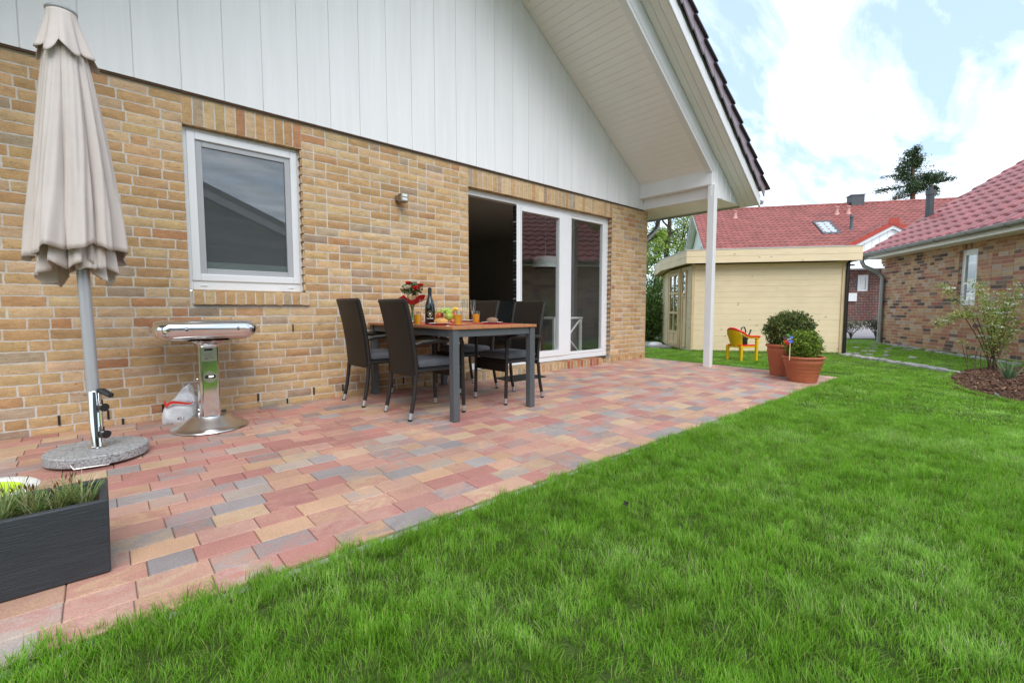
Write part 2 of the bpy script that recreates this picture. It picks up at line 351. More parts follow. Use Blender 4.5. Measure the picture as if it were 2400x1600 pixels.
# ------------------------------------------------------------------ brickwork
YPAL = [((.58, .385, .200), 5), ((.54, .345, .170), 5), ((.62, .435, .245), 4), ((.50, .305, .150), 3), ((.60, .42, .26), 2), ((.47, .245, .125), .8), ((.40, .29, .20), .7), ((.47, .355, .24), .8)]
NPAL = [((.52, .31, .18), 4), ((.55, .37, .23), 4), ((.47, .23, .15), 4), ((.15, .105, .095), 1.7), ((.25, .17, .14), 1.4), ((.52, .39, .30), 2), ((.44, .18, .13), 1.0)]
DPAL = [((.17, .055, .045), 4), ((.13, .07, .06), 3), ((.22, .10, .07), 2), ((.10, .075, .07), 2)]
def pick(pal):
    c = rnd.choices([p[0] for p in pal], [p[1] for p in pal])[0]; k = rnd.uniform(.91, 1.09)
    return tuple(x*k*rnd.uniform(.97, 1.03) for x in c)
def rough_brick(mb, s0, z0, s1, z1, dep, M, col, nx=9, nz=3, jit=.0022, mi=0):
    # front at local y = 0, body goes to y = dep; arris broken back by a little
    vs = []; nx = max(2, int(nx*(s1-s0)/.21)) if s1-s0 > z1-z0 else max(2, nx//3)
    if z1-z0 > s1-s0: nz = 6
    off = rnd.uniform(-.0018, .0018)
    for j in range(nz+1):
        for i in range(nx+1):
            x = s0+(s1-s0)*i/nx; z = z0+(z1-z0)*j/nz; e = (i in (0, nx)) or (j in (0, nz))
            if e: x += rnd.uniform(-jit, jit); z += rnd.uniform(-jit, jit)*1.1; y = .0035+rnd.uniform(-.001, .0015)
            else: y = off+rnd.uniform(-.0016, .0016)
            vs.append((x, y, z))
    W = nx+1
    fs = [(j*W+i, j*W+i+1, (j+1)*W+i+1, (j+1)*W+i) for j in range(nz) for i in range(nx)]
    rim = [i for i in range(W)] + [j*W+nx for j in range(1, nz+1)] + [nz*W+i for i in range(nx-1, -1, -1)] + [j*W for j in range(nz-1, 0, -1)]
    n0 = len(vs); vs += [(vs[i][0], dep, vs[i][2]) for i in rim]
    sf = [(rim[(k+1) % len(rim)], rim[k], n0+k, n0+(k+1) % len(rim)) for k in range(len(rim))]
    mb.add(vs, fs, mi, col, smooth=True, M=M); mb.add(vs, sf, mi, col, M=M)
def intervals(a, b, holes):
    out = [(a, b)]
    for h0, h1 in holes:
        nw = []
        for p, q in out:
            if h1 <= p or h0 >= q: nw.append((p, q)); continue
            if h0 > p: nw.append((p, h0))
            if h1 < q: nw.append((h1, q))
        out = nw
    return out
def brick_field(mb, s0, s1, z0, rows, course, holes, M, pal, L=.21, Hd=.10, J=.0105, dep=.025, fine=True, mi=0, clip=None):
    # wild bond: stretchers and headers in no fixed order; holes = (s0, s1, z0, z1)
    for r in range(rows):
        zb = z0+r*course; zt = zb+course-J
        hs = [(h[0], h[1]) for h in holes if h[2] < zt-.01 and h[3] > zb+.01]
        for a, b in intervals(s0, s1, hs):
            x = a - (rnd.uniform(0, .2) if a == s0 and not clip else 0)
            first = True
            while x < b-.012:
                w = L if rnd.random() < .78 else Hd
                if first and r % 2: w = Hd
                first = False
                if b-(x+w) < .07: w = b-x
                if w > L+.02: w = w/2-J/2
                x1 = min(x+w, b)
                if fine: rough_brick(mb, x, zb, x1, zt, dep, M, pick(pal), mi=mi)
                else:
                    c = pick(pal); e = .003
                    mb.add([(x, 0, zb), (x1, 0, zb), (x1, 0, zt), (x, 0, zt), (x-e, dep, zb-e), (x1+e, dep, zb-e), (x1+e, dep, zt+e), (x-e, dep, zt+e)],
                           [(0, 1, 2, 3), (1, 0, 4, 5), (2, 1, 5, 6), (3, 2, 6, 7), (0, 3, 7, 4)], mi, c, M=M)
                x = x1+J
def frame_M(origin, ang):
    # local x along the wall, local y into the wall, z up
    return Matrix.Translation(Vector(origin)) @ Matrix.Rotation(ang, 4, 'Z')

# ================================================================== HOUSE
house = thing('brick_house', 'yellow brick house with a white boarded gable and covered terrace behind the dining table', 'house')
I4 = Matrix.Identity(4)
XL, XC = -2.3, 7.258            # wall ends
CRS = .0757; Z0 = 2.325-31*CRS
WX0, WX1, WZ0, WZ1 = .558, 1.458, 1.03, 2.325
DX0, DX1 = 3.348, 6.228
JB = .0105
wall = MB()
holes = [(WX0, WX1, 2.325-19*CRS, 2.6), (DX0, DX1, -1, 2.6)]
brick_field(wall, XL, XC, Z0, 34, CRS, holes, I4, YPAL)
def soldiers(x0, x1, z0, z1, y=0, pitch=.0755, pal=YPAL, mi=0, M=I4):
    n = max(1, round((x1-x0)/pitch)); p = (x1-x0)/n
    for i in range(n): rough_brick(wall, x0+i*p+JB*.45, z0, x0+(i+1)*p-JB*.45, z1, .07, Matrix.Translation((0, y, 0)) @ M, pick(pal), mi=mi)
soldiers(WX0, WX1, 2.328, 2.545); soldiers(DX0, DX1, 2.328, 2.545)
# rowlock sill under the window and the little course it stands on
for i in range(12):
    p = .895/12; x = .578+i*p
    rough_brick(wall, x+.005, .905, x+p-.005, 1.022, .11, Matrix.Translation((0, -.03, 0)), pick(YPAL))
    wall.box(x+.005, -.028, 1.02, x+p-.005, .085, 1.0235, 0, pick(YPAL))
# mortar body with the two openings
def body(x0, x1, z0, z1): wall.box(x0, .0055, z0, x1, .105, z1, 1)
body(XL, WX0+.001, Z0-.2, 2.62); body(WX1-.001, DX0+.001, Z0-.2, 2.62); body(DX1-.001, XC-.006, Z0-.2, 2.62)
body(WX0+.001, WX1-.001, Z0-.2, 1.012); body(WX0+.001, WX1-.001, 2.331, 2.62); body(DX0+.001, DX1-.001, 2.331, 2.62)
wall.box(.575, -.024, .91, 1.476, .0055, 1.016, 1)
# brick reveals: right side of the window and the door, both faces of the lintels
for zr in range(17):
    zb = 2.325-(zr+1)*CRS; rough_brick(wall, 0, zb, .06, zb+CRS-JB, .02, frame_M((WX1, .002, 0), R(90)), pick(YPAL))
for zr in range(29):
    zb = 2.325-(zr+1)*CRS
    rough_brick(wall, 0, zb, .085, zb+CRS-JB, .02, frame_M((DX1, .002, 0), R(90)), pick(YPAL))
    # left jamb of the door: arrises that stand proud as a toothed edge
    wall.box(DX0-.02, .004, zb, DX0+.003, .09, zb+CRS-JB, 0, pick(YPAL))
for x0, x1 in ((WX0, WX1), (DX0, DX1)):
    n = round((x1-x0)/.0755); p = (x1-x0)/n
    for i in range(n): wall.box(x0+i*p+.005, .003, 2.3265, x0+(i+1)*p-.005, .0585 if x0 < 2 else .0785, 2.332, 0, pick(YPAL))
# return wall round the corner
brick_field(wall, 0, 4.0, Z0, 34, CRS, [], frame_M((XC, .012, 0), R(90)), YPAL, fine=False, clip=True)
wall.box(XC-.02, .108, Z0-.2, XC-.006, 8, 2.62, 1)
# threshold step of bricks on edge, then the half buried ones along the foot of the wall
n = 34; p = (5.87-3.31)/n
for i in range(n):
    c = pick(YPAL) if i < 22 or i > 32 else pick([((.36, .12, .06), 2), ((.44, .18, .09), 1), ((.40, .28, .15), 1)])
    x = 3.31+i*p; rough_brick(wall, x+.005, patio_z(-.09)-.02, x+p-.005, .10, .12, Matrix.Translation((0, -.10, 0)), c, nz=4)
    wall.box(x+.005, -.097, .098, x+p-.005, .06, .1015, 0, c)
wall.box(3.312, -.094, -.03, 5.868, .06, .095, 1)
for i in range(26):
    x = 5.93+i*.051
    if x < XC-.04: rough_brick(wall, x, -.02, x+.038, .058, .04, Matrix.Translation((0, -.012, 0)), pick(YPAL), nz=3)
# open head joints (weep holes)
for x in (-.55, -.24, .02, .10, .345, .70, 1.02, 1.26, 1.50, 1.78, 2.02, 2.45, 2.72, 3.02, 3.24):
    wall.box(x-.0065, -.004, Z0+CRS*(0 if x in (.10, .70, 1.26, 2.02, 2.72) else 1)-.002, x+.0065, .012, Z0+CRS*(1 if x in (.10, .70, 1.26, 2.02, 2.72) else 2)-.009, 2)
for x in (.62, 1.0, 1.33): wall.box(x-.005, -.004, 2.325-22*CRS+.002, x+.005, .012, 2.325-21*CRS-.009, 2)
wall.build('brick_wall', ['brick', 'mortar', 'black'], house)

# roof geometry (right slope; the left one mirrors it about the ridge)
SL = .651; RX = 2.53
def z_in(x): return 2.935-SL*(abs(x-RX)+RX-6.983)
def z_out(x): return 3.06-SL*(abs(x-RX)+RX-7.185)
# gable boards
clad = MB(); bw = .2885; x = -2.27-.287*2
xs = []
x = -0.011-bw*9
while x < 7.09:
    x1 = min(x+bw, 7.09)
    if x1 > XL:
        a = max(x, XL); pts = [(a+.0024, -.03, 2.567), (x1-.0024, -.03, 2.567)]
        top = [(x1-.0018, -.03, z_in(x1)+.06)] + ([(RX, -.03, z_in(RX)+.06)] if a < RX < x1 else []) + [(a+.0018, -.03, z_in(a)+.06)]
        clad.prism(pts+top, (0, .0075, 0))
        # low ridge down the middle of each board
        xm = (a+x1)/2
        clad.add([(xm-.012, -.0301, 2.568), (xm, -.0318, 2.568), (xm+.012, -.0301, 2.568), (xm-.012, -.0301, z_in(xm)+.03), (xm, -.0318, z_in(xm)+.03), (xm+.012, -.0301, z_in(xm)+.03)], [(0, 1, 4, 3), (1, 2, 5, 4)])
    x = x1
clad.prism([(XL, -.022, 2.572), (7.09, -.022, 2.572), (7.09, -.022, z_in(7.09)+.05), (RX, -.022, z_in(RX)+.05), (XL, -.022, z_in(XL)+.05)], (0, .02, 0), 0)
clad.build('gable_cladding', ['white', 'greypvc'], house, bevel=.0025)
MB().box(XL, -.020, 2.556, 7.1, .0, 2.5665).build('drip_strip', 'twig', house)

# inner soffit: boards that run out from the wall
def slope_boards(mb, y0, y1, x_lo, zf, w=.1, gap=.004, th=.018, both=True):
    cs = 1/math.hypot(1, SL); n = int((x_lo-RX)/cs/w)+1
    for sgn in ((1, -1) if both else (1,)):
        for i in range(n):
            a, b = x_lo-i*w*cs, x_lo-(i+1)*w*cs+gap*cs
            if b < RX: b = RX
            if a <= RX: break
            P = lambda xx, d: (RX+sgn*(xx-RX), None, zf(xx)+d)
            pa, pb = (RX+sgn*(a-RX), zf(a)), (RX+sgn*(b-RX), zf(b))
            mb.prism([(pa[0], y0, pa[1]), (pb[0], y0, pb[1]), (pb[0], y0, pb[1]+th), (pa[0], y0, pa[1]+th)], (0, y1-y0, 0))
sof = MB(); slope_boards(sof, -1.27, -.034, 6.99, z_in)
cs = 1/math.hypot(1, SL)
for s in (1, -1): sof.prism([(RX, -1.2, z_in(RX)+.03), (RX+s*(7.0-RX), -1.2, z_in(7.0)+.03), (RX+s*(7.0-RX), -1.2, z_in(7.0)+.04), (RX, -1.2, z_in(RX)+.04)], (0, 1.16, 0), 1)
sof.build('soffit', ['soffit', 'greypvc'], house, bevel=.002)
# raking beam along the front of the canopy
YB = -1.27
beam = MB()
for s in (1, -1):
    beam.prism([(RX, YB, z_in(RX)-.05), (RX+s*(6.965-RX), YB, z_in(6.965)-.05), (RX+s*(6.965-RX), YB, z_out(6.965)), (RX, YB, z_out(RX))], (0, .09, 0))
beam.build('raking_beam', 'trim', house, bevel=.004)
ec = MB(); x = 6.955
while x < 7.90:
    x1 = min(x+.16, 7.93); ec.prism([(x, YB, 2.565), (x1, YB, 2.565), (x1, YB, max(z_out(x1), 2.57)), (x, YB, z_out(x))], (0, .03, 0))
    if x > 6.96: ec.box(x-.016, YB-.012, 2.567, x+.016, YB-.001, z_out(x)-.01)
    x = x1
ec.build('eave_cladding', 'white', house, bevel=.003)
MB().box(6.951, YB+.005, 2.735, 7.1, -.03, 2.975).box(7.075, YB+.1, 2.567, 7.15, -.01, 2.735).build('eave_beam', 'trim', house, bevel=.005)
es = MB()
for i in range(9): es.box(7.152+i*.0825, YB+.03, 2.567, 7.152+(i+1)*.0825-.003, 8, 2.583)
es.build('eave_soffit', 'soffit', house)
post = MB().box(6.96, -1.31, patio_z(-1.25)-.01, 7.062, -1.205, 2.735); post.build('porch_post', 'trim', house, bevel=.006)
# outer soffit, boards run up the slope
os_ = MB()
for s in (1, -1):
    for i in range(3):
        ya, yb = YB-.002-i*.092, YB-.002-(i+1)*.092+.004
        xe = 7.99
        os_.prism([(RX+s*(xe-RX), ya, z_out(xe)), (RX, ya, z_out(RX)), (RX, ya, z_out(RX)+.02), (RX+s*(xe-RX), ya, z_out(xe)+.02)], (0, yb-ya, 0))
os_.build('verge_soffit', 'soffit', house, bevel=.002)
bb = MB()
for s in (1, -1): bb.prism([(RX, -1.55, z_out(RX)-.015), (RX+s*(8.02-RX), -1.55, z_out(8.02)-.015), (RX+s*(8.02-RX), -1.55, z_out(8.02)+.165), (RX, -1.55, z_out(RX)+.165)], (0, -.024, 0))
bb.build('barge_board', 'trim', house, bevel=.004)
roof = MB(); tl = 1/cs
for s in (1, -1):
    roof.prism([(RX, -1.549, z_out(RX)+.03), (RX+s*(7.99-RX), -1.549, z_out(7.99)+.03), (RX+s*(7.99-RX), -1.549, z_out(7.99)+.29), (RX, -1.549, z_out(RX)+.29)], (0, 10.5, 0), 1)
    for i in range(20):
        xa = 8.18-i*.285; xb = xa-.335
        if xa < RX: break
        xb = max(xb, RX)
        za, zb = z_out(xa)+.375, z_out(xb)+.31
        poly = [(RX+s*(xa-RX), -1.662, za), (RX+s*(xb-RX), -1.662, zb), (RX+s*(xb-RX), -1.662, zb+.026), (RX+s*(xa-RX), -1.662, za+.026)]
        roof.prism(poly, (0, 10.5, 0), 0)
        # hanging side flap of the verge tile
        xb2 = max(xa-.30, RX)
        if i == 0: xa -= .10; za = z_out(xa)+.36
        roof.prism([(RX+s*(xa-RX), -1.605, za+.012), (RX+s*(xb2-RX), -1.605, z_out(xb2)+.325), (RX+s*(xb2-RX), -1.605, z_out(xb2)+.20), (RX+s*(xa-.035-RX), -1.605, z_out(xa-.035)+.165)], (0, -.018, 0), 2)
MT['tileflap'] = mat('tile_side', (.30, .24, .28), .35, var=.15, vs=8)
roof.build('tiled_roof', ['tile', 'trim', 'tileflap'], house, bevel=.003)
gut = MB()
path = [(8.12, y, 2.55) for y in (-1.5, 8.5)]
prof = [(.065*math.cos(a), .065*math.sin(a)) for a in np.linspace(math.pi, 2*math.pi, 9)]
vs = [(8.10+px, y, 2.62+pz) for y in (-1.57, 8.5) for px, pz in prof] + [(8.10+px*.93, y, 2.62+pz*.93) for y in (-1.57, 8.5) for px, pz in prof]
fs = [(i, i+1, 9+i+1, 9+i) for i in range(8)] + [(18+i+1, 18+i, 27+i, 27+i+1) for i in range(8)] + [tuple(range(0, 9))]
gut.add(vs, fs, 0, smooth=True); gut.tube([(8.168, -1.57, 2.62), (8.168, 8.5, 2.62)], .009, 8); gut.build('roof_gutter', 'zinc', house)
MB().tube([(8.08, .28, 2.57), (8.06, .28, 2.46), (7.98, .275, 2.36), (7.60, .27, 2.12), (7.42, .265, 2.02), (7.36, .26, 1.93), (7.36, .26, 0)], .045, 14).build('downpipe', 'zinc', house)

# window
def rect_frame(mb, x0, z0, x1, z1, w, y0, y1, mi=0, wb=None, wt=None):
    wb = w if wb is None else wb; wt = w if wt is None else wt
    mb.box(x0, y0, z0, x0+w, y1, z1, mi); mb.box(x1-w, y0, z0, x1, y1, z1, mi); mb.box(x0+w, y0, z0, x1-w, y1, z0+wb, mi); mb.box(x0+w, y0, z1-wt, x1-w, y1, z1, mi)
def pane(name, x0, z0, x1, z1, y, m, parent, th=.006):
    return MB().add([(x0, y, z0), (x1, y, z0), (x1, y, z1), (x0, y, z1)], [(0, 1, 2, 3)]).build(name, m, parent)
wf = MB(); rect_frame(wf, WX0+.004, 1.026, WX1-.004, 2.324, .028, .06, .10, 0, .078, .03)
win = wf.build('window', 'pvc', house, bevel=.004)
sf = MB(); rect_frame(sf, WX0+.03, 1.10, WX1-.032, 2.294, .058, .048, .098); sf.build('sash', 'pvc', win, bevel=.006)
sf = MB(); rect_frame(sf, WX0+.086, 1.156, WX1-.088, 2.238, .048, .064, .094); sf.build('screen_frame', 'greypvc', win, bevel=.004)
pane('pane', WX0+.13, 1.20, WX1-.132, 2.194, .080, 'pane2', win)
MT['mesh'] = screen_mat()
MB().add([(WX0+.132, .074, 1.202), (WX1-.134, .074, 1.202), (WX1-.134, .074, 2.192), (WX0+.132, .074, 2.192)], [(0, 1, 2, 3)]).build('insect_screen', 'mesh', win)
MB().box(WX0+.125, .1, 1.262, WX1-.128, .103, 2.20).build('blind', 'blind', win)
MB().box(WX0+.125, .099, 1.198, WX1-.128, .112, 1.262).build('sill_reflection_strip', 'sill_reflection', win, bevel=.004)  # pale strip: reflection of sill and frame painted in as its colour
for xx in (.665, 1.345): MB().box(xx-.022, .0525, 1.058, xx+.022, .0605, 1.068).build('drain_cap', 'pvc', win, bevel=.003)

# sliding door
YD = .08
df = MB()
df.box(DX0+.002, YD, 2.252, DX1-.002, YD+.09, 2.324); df.box(6.12, YD, .10, DX1-.002, YD+.09, 2.252); df.box(DX0+.002, YD, .1025, 6.12, YD+.10, .175)
df.box(5.143, YD-.008, .175, 5.285, YD+.09, 2.252)
door = df.build('sliding_door', 'pvc', house, bevel=.005)
s1 = MB(); rect_frame(s1, 4.195, .178, 5.141, 2.25, .098, YD-.012, YD+.06, 0, .085, .07); s1.box(4.268, YD-.0135, .2, 4.276, YD-.011, 2.23, 1); d1 = s1.build('sash', ['pvc', 'greypvc'], door, bevel=.005)
sd = MB()
for i in range(40): sd.box(4.183, YD-.01, .2+i*.051, 4.1945, YD+.05, .2+i*.051+(.046 if i % 5 else .03))
sd.build('weather_strip', 'black', door)
pane('pane', 4.292, .262, 5.044, 2.181, YD+.02, 'pane', door)
s2 = MB(); rect_frame(s2, 5.287, .178, 6.118, 2.25, .034, YD+.0, YD+.06, 0, .04, .035); d2 = s2.build('fixed_sash', 'pvc', door, bevel=.004)
pane('pane', 5.32, .217, 6.085, 2.216, YD+.025, 'pane', door)

# the room behind the door
room = MB()
room.box(2.2, .11, .04, 7.1, 5.5, .10, 1); room.box(2.2, .11, 2.45, 7.1, 5.5, 2.50)
room.box(2.2, 5.5, .1, 7.1, 5.56, 2.45); room.box(2.14, .11, .1, 2.2, 5.5, 2.45); room.box(7.1, .115, .1, 7.16, 5.5, 2.45)
room.box(2.2, .106, .1, 3.34, .112, 2.45); room.box(6.24, .106, .1, 7.1, .112, 2.45)
room.build('interior_room', ['roomwall', 'roomfloor'], house)
def at_room(u, v, y): return on_y(u, v, y)
c = at_room(1278, 615, 1.0)
pl = thing('pendant_lamp', 'pale drum pendant lamp hanging in the room behind the sliding door', 'lamp', (c[0], 1.0, c[2]))
MB().lathe([(.215, -.09), (.20, .09), (.195, .09), (.21, -.09)], seg=32).build('lamp_shade', 'lampshade', pl)
MB().tube([(0, 0, .0), (0, 0, 2.45-c[2])], .004, 6).build('cable', 'pvc', pl)
c = at_room(1318, 800, .75)
st = thing('side_table', 'white side table with crossed braces standing just inside the door', 'table', (c[0], .75, .1), 0)
t = MB(); t.box(-.42, -.2, .60, .3, .2, .63); t.build('table_top', 'trim', st, bevel=.004)
for a, b in ((-.40, -.17), (.27, -.17), (-.40, .17), (.27, .17)): MB().box(a-.02, b-.02, 0, a+.02, b+.02, .60).build('leg', 'trim', st, bevel=.003)
t = MB(); t.tube([(-.38, -.17, .03), (.25, -.17, .58)], .016, 6); t.tube([(-.38, -.155, .58), (.25, -.155, .03)], .016, 6); t.build('cross_brace', 'trim', st)
c = at_room(1363, 660, 1.9)
fp = thing('fireplace', 'dark fireplace insert in a pale chimney breast inside the room', 'fireplace', (c[0], 1.9, .1))
t = MB(); t.box(-.55, 0, 0, .62, .5, 2.34); t.build('chimney_breast', 'trim', fp)
MB().box(-.25, -.02, c[2]-.1-.14, .25, .02, c[2]-.1+.14).build('firebox', 'black', fp, bevel=.01)
c = at_room(1192, 755, 1.3)
ch = thing('lounge_chair', 'black lounge chair in the dark room seen between the wicker chairs', 'chair', (c[0], 1.3, .1))
MB().box(-.28, -.25, .3, .28, .28, .42).build('seat', 'black', ch, bevel=.04, seg=3)
MB().box(-.28, .2, .36, .28, .32, .92).build('backrest', 'black', ch, bevel=.04, seg=3)
for a, b in ((-.24, -.2), (.24, -.2), (-.24, .24), (.24, .24)): MB().tube([(a, b, 0), (a, b, .32)], .018, 8).build('leg', 'black', ch)

# wall lamp
wl = thing('wall_lamp', 'small bronze wall spotlight on the brick wall between window and door', 'lamp', (2.43, 0, 2.03))
MB().box(-.045, -.05, -.028, .02, .0, .028).build('bracket', 'bronze', wl, bevel=.004)
MB().box(-.038, -.12, -.047, .05, -.045, .04).build('housing', 'bronze', wl, bevel=.008, seg=3)
MB().box(-.022, -.1255, .004, .036, -.118, .034).box(-.022, -.1255, -.032, .036, -.118, -.006).build('lens', 'lampglass', wl, bevel=.004)

# ================================================================== GROUND
px0, px1 = -1.9, 7.36
def grid_sheet(name, xs, ys, zf, m, label=None, kind='structure'):
    V = np.array([(x, y, zf(x, y)) for y in ys for x in xs]); W = len(xs)
    F = [(j*W+i, j*W+i+1, (j+1)*W+i+1, (j+1)*W+i) for j in range(len(ys)-1) for i in range(W-1)]
    return tag(raw_mesh(name, V, F, m, smooth=True), kind=kind)
def lawn_material():
    t = NT('lawn_soil_green'); b = t.n('ShaderNodeBsdfPrincipled', i_Roughness=.9); b.inputs['Specular IOR Level'].default_value = .1
    n1 = t.noise(t.coord(), 1.1, 5); n2 = t.noise(t.coord(), 60, 4, .8)
    r1 = t.ramp(n1, 0, [(.3, (.085, .135, .032)), (.7, (.12, .18, .045))]); r2 = t.ramp(n2, 0, [(.25, g3(.5)), (.75, g3(1.4))])
    c = t.mix(r1, 0, r2, 0, fac=1, typ='MULTIPLY'); t.l(c, 2, b, 'Base Color')
    bp = t.n('ShaderNodeBump', i_Strength=1, i_Distance=.03); t.l(n2, 0, bp, 'Height'); t.l(bp, 0, b, 'Normal'); t.l(b, 0, t.out, 0); return t.m
MT['lawn'] = lawn_material()
xs = np.concatenate([[-600, -200, -60, -20], np.linspace(-8, 20, 71), [30, 60, 200, 600]]); ys = np.concatenate([[-600, -200, -60, -20], np.linspace(-9, 4, 53), [10, 30, 80, 200, 600]])
def gz(x, y): return lawn_z(x, y) - (.05 if (-1.5 < x < 7.3 and -2.65 < y < .2) else 0)
grid_sheet('lawn', xs, ys, gz, 'lawn')
# pavers
pav = MB()
PAL2 = [(.48, .205, .165), (.43, .175, .150), (.52, .285, .205), (.59, .37, .215), (.58, .43, .26), (.25, .265, .27), (.34, .345, .335), (.44, .39, .33), (.49, .25, .20), (.54, .33, .25)]
_m = (.50, .285, .25); PAL2 = [tuple(.74*c+.26*m_ for c, m_ in zip(p_, _m)) for p_ in PAL2]
PW = [2.8, 2.2, 2.6, 2.4, 1.9, 1.8, 1.5, 1.3, 1.8, 1.8]
def patio_right(y): return 7.20 + (.245)*min(max(-y, 0), 2.9)/2.9
PH = .1262; YF = -2.776
def YE(x): return YF*(1+.0046*x)
row = 0; y = YF
while y < -.002:
    y1 = min(y+PH-.0028, -.006); x = px0-rnd.uniform(0, .2); xe = patio_right((y+y1)/2)
    while x < xe-.02:
        w = rnd.choice([.21, .21, .21, .21, .175, .14])
        if xe-(x+w) < .06: w = xe-x
        a = rnd.choices(PAL2, PW)[0]; b2 = rnd.choices(PAL2, PW)[0]
        k = rnd.uniform(.9, 1.1); a = tuple(q*k for q in a); b2 = tuple(q*.75*k+r_*.25 for q, r_ in zip(b2, a)) if rnd.random() < .8 else a
        dz = rnd.uniform(-.0012, .0012); x1 = min(x+w-.0028, xe); e = .0022
        q8 = lambda xx, yy, dd: (xx, yy*(1+.0046*xx), patio_z(yy*(1+.0046*xx))+dz+dd)
        pav.add([q8(x, y, -.03), q8(x1, y, -.03), q8(x1, y1, -.03), q8(x, y1, -.03), q8(x, y, -.003), q8(x1, y, -.003), q8(x1, y1, -.003), q8(x, y1, -.003),
                 q8(x+e, y+e, 0), q8(x1-e, y+e, 0), q8(x1-e, y1-e, 0), q8(x+e, y1-e, 0)],
                [(8, 9, 10, 11), (4, 5, 9, 8), (5, 6, 10, 9), (6, 7, 11, 10), (7, 4, 8, 11), (0, 1, 5, 4), (1, 2, 6, 5), (2, 3, 7, 6), (3, 0, 4, 7)], 0, a, b2)
        x = x+w
    y += PH; row += 1
pav.add([(px0, YE(px0), patio_z(YF)-.007), (patio_right(YF), YE(7.4), patio_z(YE(7.4))-.007), (patio_right(0), -.001, -.007), (px0, -.001, -.007)], [(0, 1, 2, 3)], 1)
tag(pav.build('patio', ['paver', 'sand']), kind='structure')
kb = MB(); x = px0
while x < patio_right(YF)+.05:
    x1 = min(x+.995, patio_right(YF)+.062); kb.prism([(x, YE(x)-.040, patio_z(YE(x))-.010), (x1, YE(x1)-.040, patio_z(YE(x1))-.010), (x1, YE(x1)-.004, patio_z(YE(x1))-.010), (x, YE(x)-.004, patio_z(YE(x))-.010)], (0, 0, -.2)); x += 1.0
N = 3
for i in range(3):
    ya, yb = YE(7.4)*(1-i/3), YE(7.4)*(1-(i+1)/3)-.004
    xa, xb = patio_right(ya)+.004, patio_right(yb)+.004
    kb.prism([(xa, ya, patio_z(ya)-.004), (xa+.05, ya, patio_z(ya)-.004), (xb+.05, yb, patio_z(yb)-.004), (xb, yb, patio_z(yb)-.004)], (0, 0, -.2))
tag(kb.build('patio_edging', 'kerb', bevel=.006), kind='structure')

# ================================================================== PARASOL
UX, UY = -.038, -.855; uz = patio_z(UY)
par = thing('parasol', 'closed beige parasol on a round granite base in front of the brick wall', 'parasol', (UX, UY, uz))
LEAN = Matrix.Rotation(-.019, 4, Vector(FW*[1, 1, 0]))
bs = MB().lathe([(.0, .012), (.232, .012), (.238, .018), (.238, .062), (.232, .068), (.0, .068)], seg=64); base = bs.build('base_plate', 'granite', par)
MB().lathe([(.0, .0005), (.20, .0005), (.20, .0119), (0, .0119)], seg=40).build('base_foot', 'black', base)
ha = math.atan2(*(-(FW)[1::-1])) + .62
hp = []
for a, rr, z in ((-.33, .236, .042), (-.33, .268, .042), (-.27, .27, .020), (.27, .27, .020), (.33, .268, .042), (.33, .236, .042)): hp.append((rr*math.cos(ha+a), rr*math.sin(ha+a), z))
MB().tube(hp, .0045, 8).build('handle', 'steelb', base)
tb = MB().lathe([(.042, .068), (.044, .07), (.034, .074), (.0325, .08), (.0325, .40), (.030, .405)], seg=28); tube = tb.build('stand_tube', 'chrome', par)
for z in (.15, .31):
    d = Vector((RT*.95-FW*.3)*[1, 1, 0]).normalized()
    k = MB(); k.tube([d*.03+Vector((0, 0, z)), d*.055+Vector((0, 0, z))], .009, 10); k.tube([d*.053+Vector((0, 0, z)), d*.082+Vector((0, 0, z))], [.021, .024], 12); k.box(-.004, -.004, 0, .004, .004, .03, M=Matrix.Translation(d*.06+Vector((0, 0, z+.015)))); k.build('knob', 'plastic_black', tube)
d = Vector((RT*.97-FW*.2)*[1, 1, 0]).normalized()
MB().tube([d*.03+Vector((0, 0, .408)), d*.06+Vector((0, 0, .405)), d*.12+Vector((0, 0, .382)), d*.125+Vector((0, 0, .37))], [.012, .018, .016, .008], 8).build('lever', 'plastic_black', tube)
MB().tube([d*.037+Vector((0, 0, .10)), d*.037+Vector((0, 0, .40))], .005, 8).build('rod', 'chrome', tube)
MB().tube([LEAN @ Vector((0, 0, .40)), LEAN @ Vector((0, 0, 2.50))], .0295, 24).build('pole', 'pole', par)
def fold(th, t, seed, k):
    w = th+.22*math.sin(2*th+seed)+.10*math.sin(5*th+2*seed+1.2*t)
    f = abs(math.sin(k*.5*w+seed*.7))**.55
    return .68+.32*f+.07*math.sin(3*th+seed)+.04*math.sin(2*th+3)+.05*math.sin(11*th+seed+3*t)*t+.03*math.sin(17*th+2.3*seed-5*t)*t+.02*math.sin(29*th+9*t)
def canopy_sheet(mb, z_top, z_bot, r_top, r_bot, seg=320, rows=40, seed=0, hem=.06, k=8, amp=1.0):
    vs = []; sh = -Vector(RT)*.045
    for j in range(rows+1):
        t = j/rows
        for i in range(seg):
            th = 2*math.pi*i/seg
            hz = hem*(math.sin(2*th+seed+2.4)*1.3+math.sin(3*th+seed+1)*.6+.45*math.sin(7*th+2*seed)+.2*math.sin(12*th+seed))
            z = z_top+(z_bot+hz-z_top)*t
            rr = (r_top+(r_bot-r_top)*(t**.78))*(1+amp*(fold(th, t, seed, k)-.92)*min(1, .25+1.2*t))
            rr = max(rr, .036)
            vs.append(tuple(LEAN @ (Vector((rr*math.cos(th), rr*math.sin(th), z-uz))+sh*t**1.5)))
    mb.add(vs, [(j*seg+i, (j+1)*seg+i, (j+1)*seg+(i+1) % seg, j*seg+(i+1) % seg) for j in range(rows) for i in range(seg)], 0, smooth=True)
